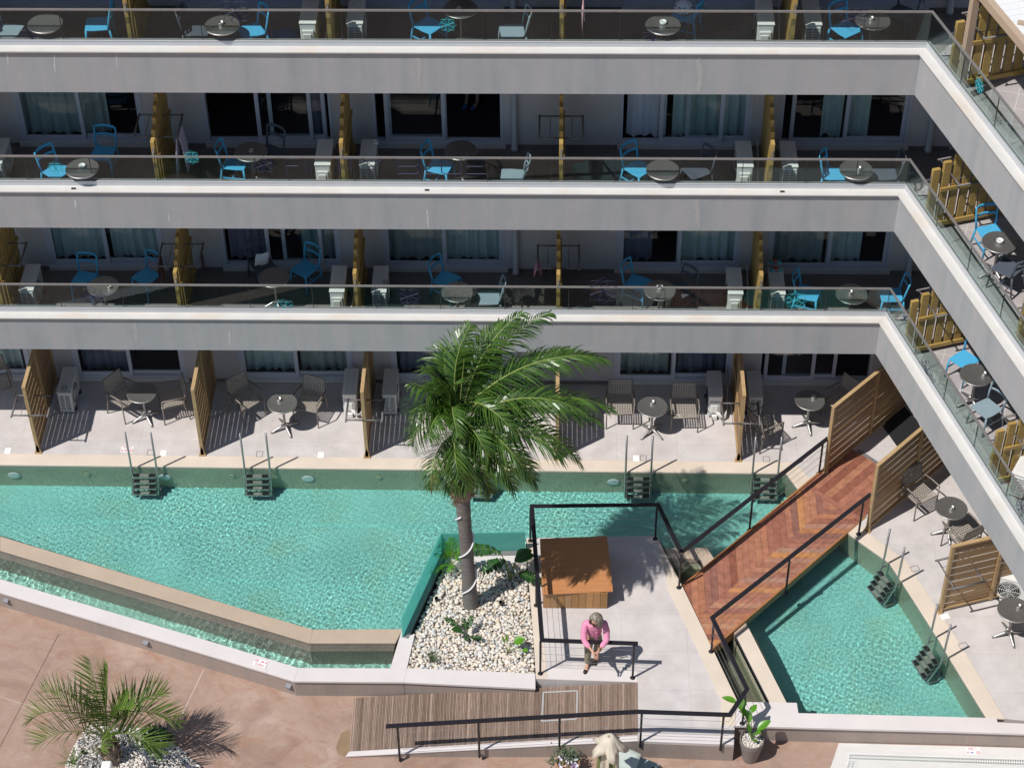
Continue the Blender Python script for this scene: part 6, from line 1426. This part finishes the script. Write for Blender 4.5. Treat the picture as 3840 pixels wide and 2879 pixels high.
body = skin('person', [
    [('pel', .69, -5.70, .90, .11, .09), ('sp1', .69, -5.715, 1.02, .105, .08), ('sp2', .695, -5.76, 1.14, .12, .085), ('ch', .70, -5.80, 1.25, .11, .075), ('nk', .70, -5.85, 1.325, .045), ('nk2', .70, -5.885, 1.375, .043), ('hd1', .697, -5.93, 1.43, .078, .088), ('hd2', .697, -5.935, 1.49, .080, .092), ('hd3', .698, -5.925, 1.545, .058, .065)],
    ['ch', ('rs', .535, -5.80, 1.265, .058), ('ra', .505, -5.89, 1.12, .046), ('re', .505, -5.975, .995, .040), ('rf', .56, -6.06, .965, .034), ('rw', .625, -6.155, .945, .024, .020), ('rp', .665, -6.215, .925, .032, .018)],
    ['ch', ('ls', .865, -5.80, 1.265, .058), ('la', .90, -5.89, 1.12, .046), ('le', .905, -5.975, .995, .040), ('lf', .845, -6.06, .965, .034), ('lw', .775, -6.155, .945, .024, .020), ('lp', .735, -6.215, .925, .032, .018)],
    ['rp', ('r1', .675, -6.262, .905, .010), ('r2', .692, -6.305, .865, .0085)], ['rp', ('r3', .690, -6.265, .898, .010), ('r4', .706, -6.310, .855, .0085)], ['rp', ('r5', .702, -6.258, .890, .0095), ('r6', .716, -6.298, .848, .008)], ['rp', ('r7', .700, -6.240, .882, .009), ('r8', .712, -6.275, .846, .0075)], ['rp', ('r9', .695, -6.205, .930, .011), ('ra0', .712, -6.235, .915, .009)],
    ['lp', ('l1', .730, -6.265, .905, .010), ('l2', .722, -6.310, .868, .0085)], ['lp', ('l3', .742, -6.262, .893, .010), ('l4', .738, -6.306, .852, .0085)], ['lp', ('l5', .752, -6.255, .885, .0095), ('l6', .750, -6.296, .843, .008)], ['lp', ('l7', .757, -6.240, .88, .009), ('l8', .758, -6.272, .845, .0075)], ['lp', ('l9', .715, -6.215, .938, .011), ('la0', .703, -6.248, .928, .009)],
    ['pel', ('rh', .615, -5.70, .84, .088), ('rk', .585, -5.765, .48, .052), ('rn', .578, -5.755, .11, .034), ('rt', .572, -5.82, .045, .034, .026), ('rt2', .555, -5.915, .028, .030, .018)],
    ['pel', ('lh', .765, -5.69, .84, .088), ('lk', .765, -5.66, .48, .052), ('ln', .735, -5.56, .11, .034), ('lt', .732, -5.62, .045, .034, .026), ('lt2', .725, -5.71, .028, .030, .018)]], 'skin', None, 0, 1, B)
body.location = B
tag(body, 'woman in pink shirt, sunglasses and olive trousers leaning on the black platform railing, hands clasped', 'person')
for o, ch in (('shirt', [[('a', .69, -5.735, .875, .150, .125), ('b', .69, -5.765, 1.0, .148, .125), ('c', .695, -5.80, 1.13, .155, .125), ('d', .70, -5.835, 1.25, .135, .095), ('e', .70, -5.87, 1.325, .062)],
                         ['d', ('rs', .53, -5.80, 1.27, .078), ('ra', .498, -5.89, 1.12, .064), ('re', .498, -5.98, 1.00, .060), ('rf', .552, -6.055, .968, .052), ('rw', .602, -6.125, .950, .048)],
                         ['d', ('ls', .87, -5.80, 1.27, .078), ('la', .904, -5.89, 1.12, .064), ('le', .908, -5.98, 1.00, .060), ('lf', .850, -6.055, .968, .052), ('lw', .795, -6.125, .950, .048)]]),
              ('trousers', [[('p', .69, -5.69, .93, .130, .105), ('h', .69, -5.69, .86, .130, .11)], ['h', ('rh', .618, -5.70, .78, .098), ('rk', .585, -5.765, .48, .074), ('rn', .578, -5.752, .13, .058), ('rn2', .577, -5.757, .085, .057)],
                            ['h', ('lh', .765, -5.69, .78, .098), ('lk', .765, -5.66, .48, .074), ('ln', .737, -5.562, .13, .058), ('ln2', .735, -5.56, .085, .057)]])):
    ob_ = skin(o, ch, o, body, 0, 1, B); tx_ = bpy.data.textures.new(o+'_folds', 'CLOUDS'); tx_.noise_scale = .055; dm = ob_.modifiers.new('folds', 'DISPLACE'); dm.texture = tx_; dm.strength = .03; dm.mid_level = .5
mb = MB(); mb.T = Matrix.Translation(-Vector(B))
p_ = Vector((.70, -5.90, 1.05)); mb.bar((.725, -5.885, .90), (.72, -5.935, 1.16), .045, .016, up=(0, -1, .2)); mb.build('shirt_placket', 'shirt', body, bevel=.006)
mb = MB(); mb.T = Matrix.Translation(-Vector(B)); mb.tube([(.70+.068*math.cos(a), -5.855+.066*math.sin(a), 1.325+.02*math.sin(a)) for a in [2*PI*k/18 for k in range(18)]], .020, 6, closed=True); mb.build('shirt_collar', 'shirt', body, smooth=True)
HC = Vector((.697, -5.932, 1.487))
HR = Matrix.Translation(HC-Vector(B)) @ Matrix.Rotation(math.radians(-36), 4, 'Z') @ Matrix.Rotation(math.radians(2), 4, 'X')   # head bowed, turned to her right
hr_ = random.Random(9)
mb = MB(); mb.T = HR; vs = []; fs = []; na, nb = 40, 16
for i in range(nb+1):
    t = i/nb
    for j in range(na):
        a = 2*PI*j/na; front = -math.sin(a); wisp = 1+.05*math.sin(13*a+2*t)+.03*math.sin(29*a)
        ph = t*1.75; r0 = math.sin(min(1.5, max(.02, ph))); z = .135*math.cos(min(1.57, ph)) if ph < 1.57 else -.62*(ph-1.57)
        if ph > 1.5: z = -.55*(ph-1.5)
        k = max(0, (front-.45)/.55)                     # hairline lifts over the face
        if k > 0: zmin = .135*math.cos(.92)+.02*math.sin(5*a); z = max(z, zmin*k+z*(1-k)); r0 = min(r0, 1-.18*k)
        rr_ = (1.10 if ph > 1.3 else 1.0); vs.append((.100*r0*wisp*rr_*math.cos(a), .112*r0*wisp*math.sin(a)+.012, z+.015))
for i in range(nb):
    for j in range(na): fs.append((i*na+j, (i+1)*na+j, (i+1)*na+(j+1) % na, i*na+(j+1) % na))
mb.add(vs, fs)
for k in range(70):                                    # loose locks
    a = hr_.uniform(-.35, PI+.35); x, y = .100*math.cos(a), .112*math.sin(a)+.012; mb.tube([(x*.75, y*.75, .10), (x*1.02, y*1.02, .04), (x*1.12, y*1.12, -.05), (x*1.08, y*1.06, -.13-hr_.uniform(0, .03))], [.010, .013, .012, .004], 4)
mb.build('hair', 'hair', body, smooth=True, thick=.010)
mb = MB(); mb.T = HR
mb.lathe([(0, .022), (.012, .015), (.014, 0), (.008, -.018), (0, -.022)], 8, c=(0, -.098, -.028)); mb.tube([(-.022, -.092, -.066), (0, -.097, -.064), (.022, -.092, -.066)], .006, 6)
for sx in (-1, 1): mb.lathe([(0, .03), (.012, .02), (.014, 0), (.008, -.022), (0, -.026)], 8, c=(sx*.086, .0, -.02))
mb.build('face_features', 'skin', body, smooth=True)
mb = MB(); mb.T = HR
for sx in (-1, 1): mb.tube([(sx*.037+.031*math.cos(a), -.101-.0*a, -.003+.026*math.sin(a)) for a in [2*PI*k/14 for k in range(14)]], .006, 6, closed=True); mb.add([(sx*.037+.03*math.cos(a), -.100, -.003+.025*math.sin(a)) for a in [2*PI*k/14 for k in range(14)]], [tuple(range(14))]); mb.tube([(sx*.068, -.098, .004), (sx*.092, -.04, .006), (sx*.092, .03, -.002)], .004, 5)
mb.tube([(-.01, -.103, .002), (.01, -.103, .002)], .004, 5); mb.build('sunglasses', 'lens', body)
for nm, (x, y, dx) in (('shoe', (.563, -5.845, -.022)), ('shoe', (.729, -5.645, -.006))):
    mb = MB(); mb.T = Matrix.Translation(-Vector(B)); h0 = Vector((x-dx*1.1, y+.09, .03)); mb.tube([h0, (x, y, .028), (x+dx, y-.055, .026)], [.034, .037, .037], 10); mb.build('shoe', 'shoe', body, smooth=True)
    mb = MB(); mb.T = Matrix.Translation(-Vector(B)); mb.tube([(x+dx*.9, y-.05, .026), (x+dx*1.5, y-.09, .024), (x+dx*1.8, y-.115, .022)], [.0385, .034, .016], 10); mb.build('shoe_cap', 'rubber', body, smooth=True)
mb = MB(); mb.T = Matrix.Translation(-Vector(B)); r_ = random.Random(4)
for k in range(36):
    a = 2*PI*k/12; c = Vector((.782, -6.143, .947)); d = Vector((-.55, -.83, -.1)).normalized(); X = d.orthogonal().normalized(); Y = d.cross(X); q = c+d*(.014*(k//12)-.01)+(X*math.cos(a)+Y*math.sin(a))*.032; mb.lathe([(0, .009), (.008, .005), (.008, -.005), (0, -.009)], 6, c=q)
mb.build('bracelet', 'bead', body)
# someone sitting on a bed inside the open door, only the lower leg in sight
q = at('A2', 1860, 905, Z2+.03)
bdp = thing('bed', 'bed with pale sheet inside the open door of the second row', 'bed', (q.x-.35, q.y+1.25, Z2+.012)); mb = MB(); mb.box(-.85, .55, -.72, 1.1, .22, .46); mb.build('mattress', 'curtain_white', bdp, bevel=.04, seg=3); mb = MB(); mb.box(-.85, .55, -.70, 1.1, .0, .22); mb.build('bed_base', 'room', bdp)
B2 = (q.x, q.y+.35, Z2+.012); X0, Y0, Z0 = B2
M['dark_shirt'] = mat('dark_blue_clothes', (.05, .07, .13), .9, .1)
sit = skin('person', [[('pel', X0-.1, Y0+.32, Z0+.56, .11, .1), ('sp', X0-.1, Y0+.30, Z0+.80, .11, .09), ('ch', X0-.1, Y0+.27, Z0+1.02, .13, .09), ('nk', X0-.1, Y0+.25, Z0+1.17, .05), ('hd', X0-.1, Y0+.22, Z0+1.28, .085, .095), ('hd2', X0-.1, Y0+.22, Z0+1.38, .07)],
    ['ch', ('rs', X0-.28, Y0+.26, Z0+1.03, .055), ('re', X0-.33, Y0+.15, Z0+.80, .042), ('rw', X0-.2, Y0-.02, Z0+.66, .028)], ['ch', ('ls', X0+.08, Y0+.26, Z0+1.03, .055), ('le', X0+.14, Y0+.15, Z0+.80, .042), ('lw', X0+.02, Y0-.02, Z0+.66, .028)],
    ['pel', ('rh', X0-.2, Y0+.28, Z0+.55, .085), ('rk', X0-.2, Y0-.12, Z0+.52, .058), ('rn', X0-.22, Y0-.16, Z0+.09, .036), ('rt', X0-.25, Y0-.30, Z0+.035, .034, .024)], ['pel', ('lh', X0+.0, Y0+.28, Z0+.55, .085), ('lk', X0+.0, Y0-.14, Z0+.52, .058), ('ln', X0-.01, Y0-.24, Z0+.09, .036), ('lt', X0-.09, Y0-.34, Z0+.035, .034, .024)]], 'skin', None, 0, 1, B2)
sit.location = B2; tag(sit, 'person seated on a bed inside the open door, bare lower leg and blue sandal showing', 'person')
skin('shorts_and_top', [[('pel', X0-.1, Y0+.32, Z0+.56, .135, .12), ('sp', X0-.1, Y0+.30, Z0+.80, .13, .11), ('ch', X0-.1, Y0+.27, Z0+1.03, .15, .11)], ['pel', ('rh', X0-.2, Y0+.2, Z0+.55, .105), ('rk', X0-.2, Y0+.0, Z0+.54, .09)], ['pel', ('lh', X0+.0, Y0+.2, Z0+.55, .105), ('lk', X0+.0, Y0+.0, Z0+.54, .09)]], 'dark_shirt', sit, 0, 1, B2)
for x, y in ((X0-.25, Y0-.27), (X0-.085, Y0-.31)):
    mb = MB(); mb.T = Matrix.Translation(-Vector(B2)); mb.tube([(x+.05, y+.12, Z0+.03), (x, y, Z0+.035), (x-.03, y-.07, Z0+.025)], [.042, .046, .035], 10); mb.build('sandal', 'blue_cloth', sit, smooth=True)
# ================================================================== LIGHT, CAMERA, RENDER
W = bpy.data.worlds.new('World'); SC.world = W; W.use_nodes = True; nt = W.node_tree
sun_to = Vector((-.51, -.352, 1)).normalized(); el = math.asin(sun_to.z); azs = math.atan2(sun_to.x, sun_to.y)
sky = nt.nodes.new('ShaderNodeTexSky'); sky.sky_type = 'NISHITA'; sky.sun_disc = False; sky.sun_elevation = el; sky.sun_rotation = azs % (2*PI); sky.air_density = 1; sky.dust_density = .4; sky.ozone_density = 1.2
bgn = nt.nodes['Background']; nt.links.new(sky.outputs[0], bgn.inputs[0]); bgn.inputs[1].default_value = .085
sl = bpy.data.lights.new('sun', 'SUN'); sl.energy = 4.4; sl.angle = math.radians(.53); sl.color = (1, .965, .91); sl.cycles.is_caustics_light = True
so = bpy.data.objects.new('sun', sl); COL.objects.link(so); so.rotation_euler = (-sun_to).to_track_quat('-Z', 'Y').to_euler(); so.location = sun_to*60
cam = bpy.data.cameras.new('camera'); cam.sensor_width = 36; cam.sensor_fit = 'HORIZONTAL'; cam.lens = FOC/3840*36; cam.clip_end = 800; cam.clip_start = .5
co = bpy.data.objects.new('camera', cam); COL.objects.link(co); SC.camera = co
mw = Matrix((CR, CU, -fwd)).transposed().to_4x4(); mw.translation = CAMP; co.matrix_world = mw
SC.view_settings.view_transform = 'Standard'; SC.view_settings.look = 'None'; SC.view_settings.gamma = 1; SC.view_settings.exposure = 0
SC.render.engine = 'CYCLES'; cy = SC.cycles; cy.use_denoising = True; cy.caustics_refractive = True; cy.caustics_reflective = False; cy.max_bounces = 10; cy.transparent_max_bounces = 16; cy.transmission_bounces = 6; cy.glossy_bounces = 4; cy.diffuse_bounces = 3; cy.sample_clamp_indirect = 6
SC.render.use_persistent_data = False
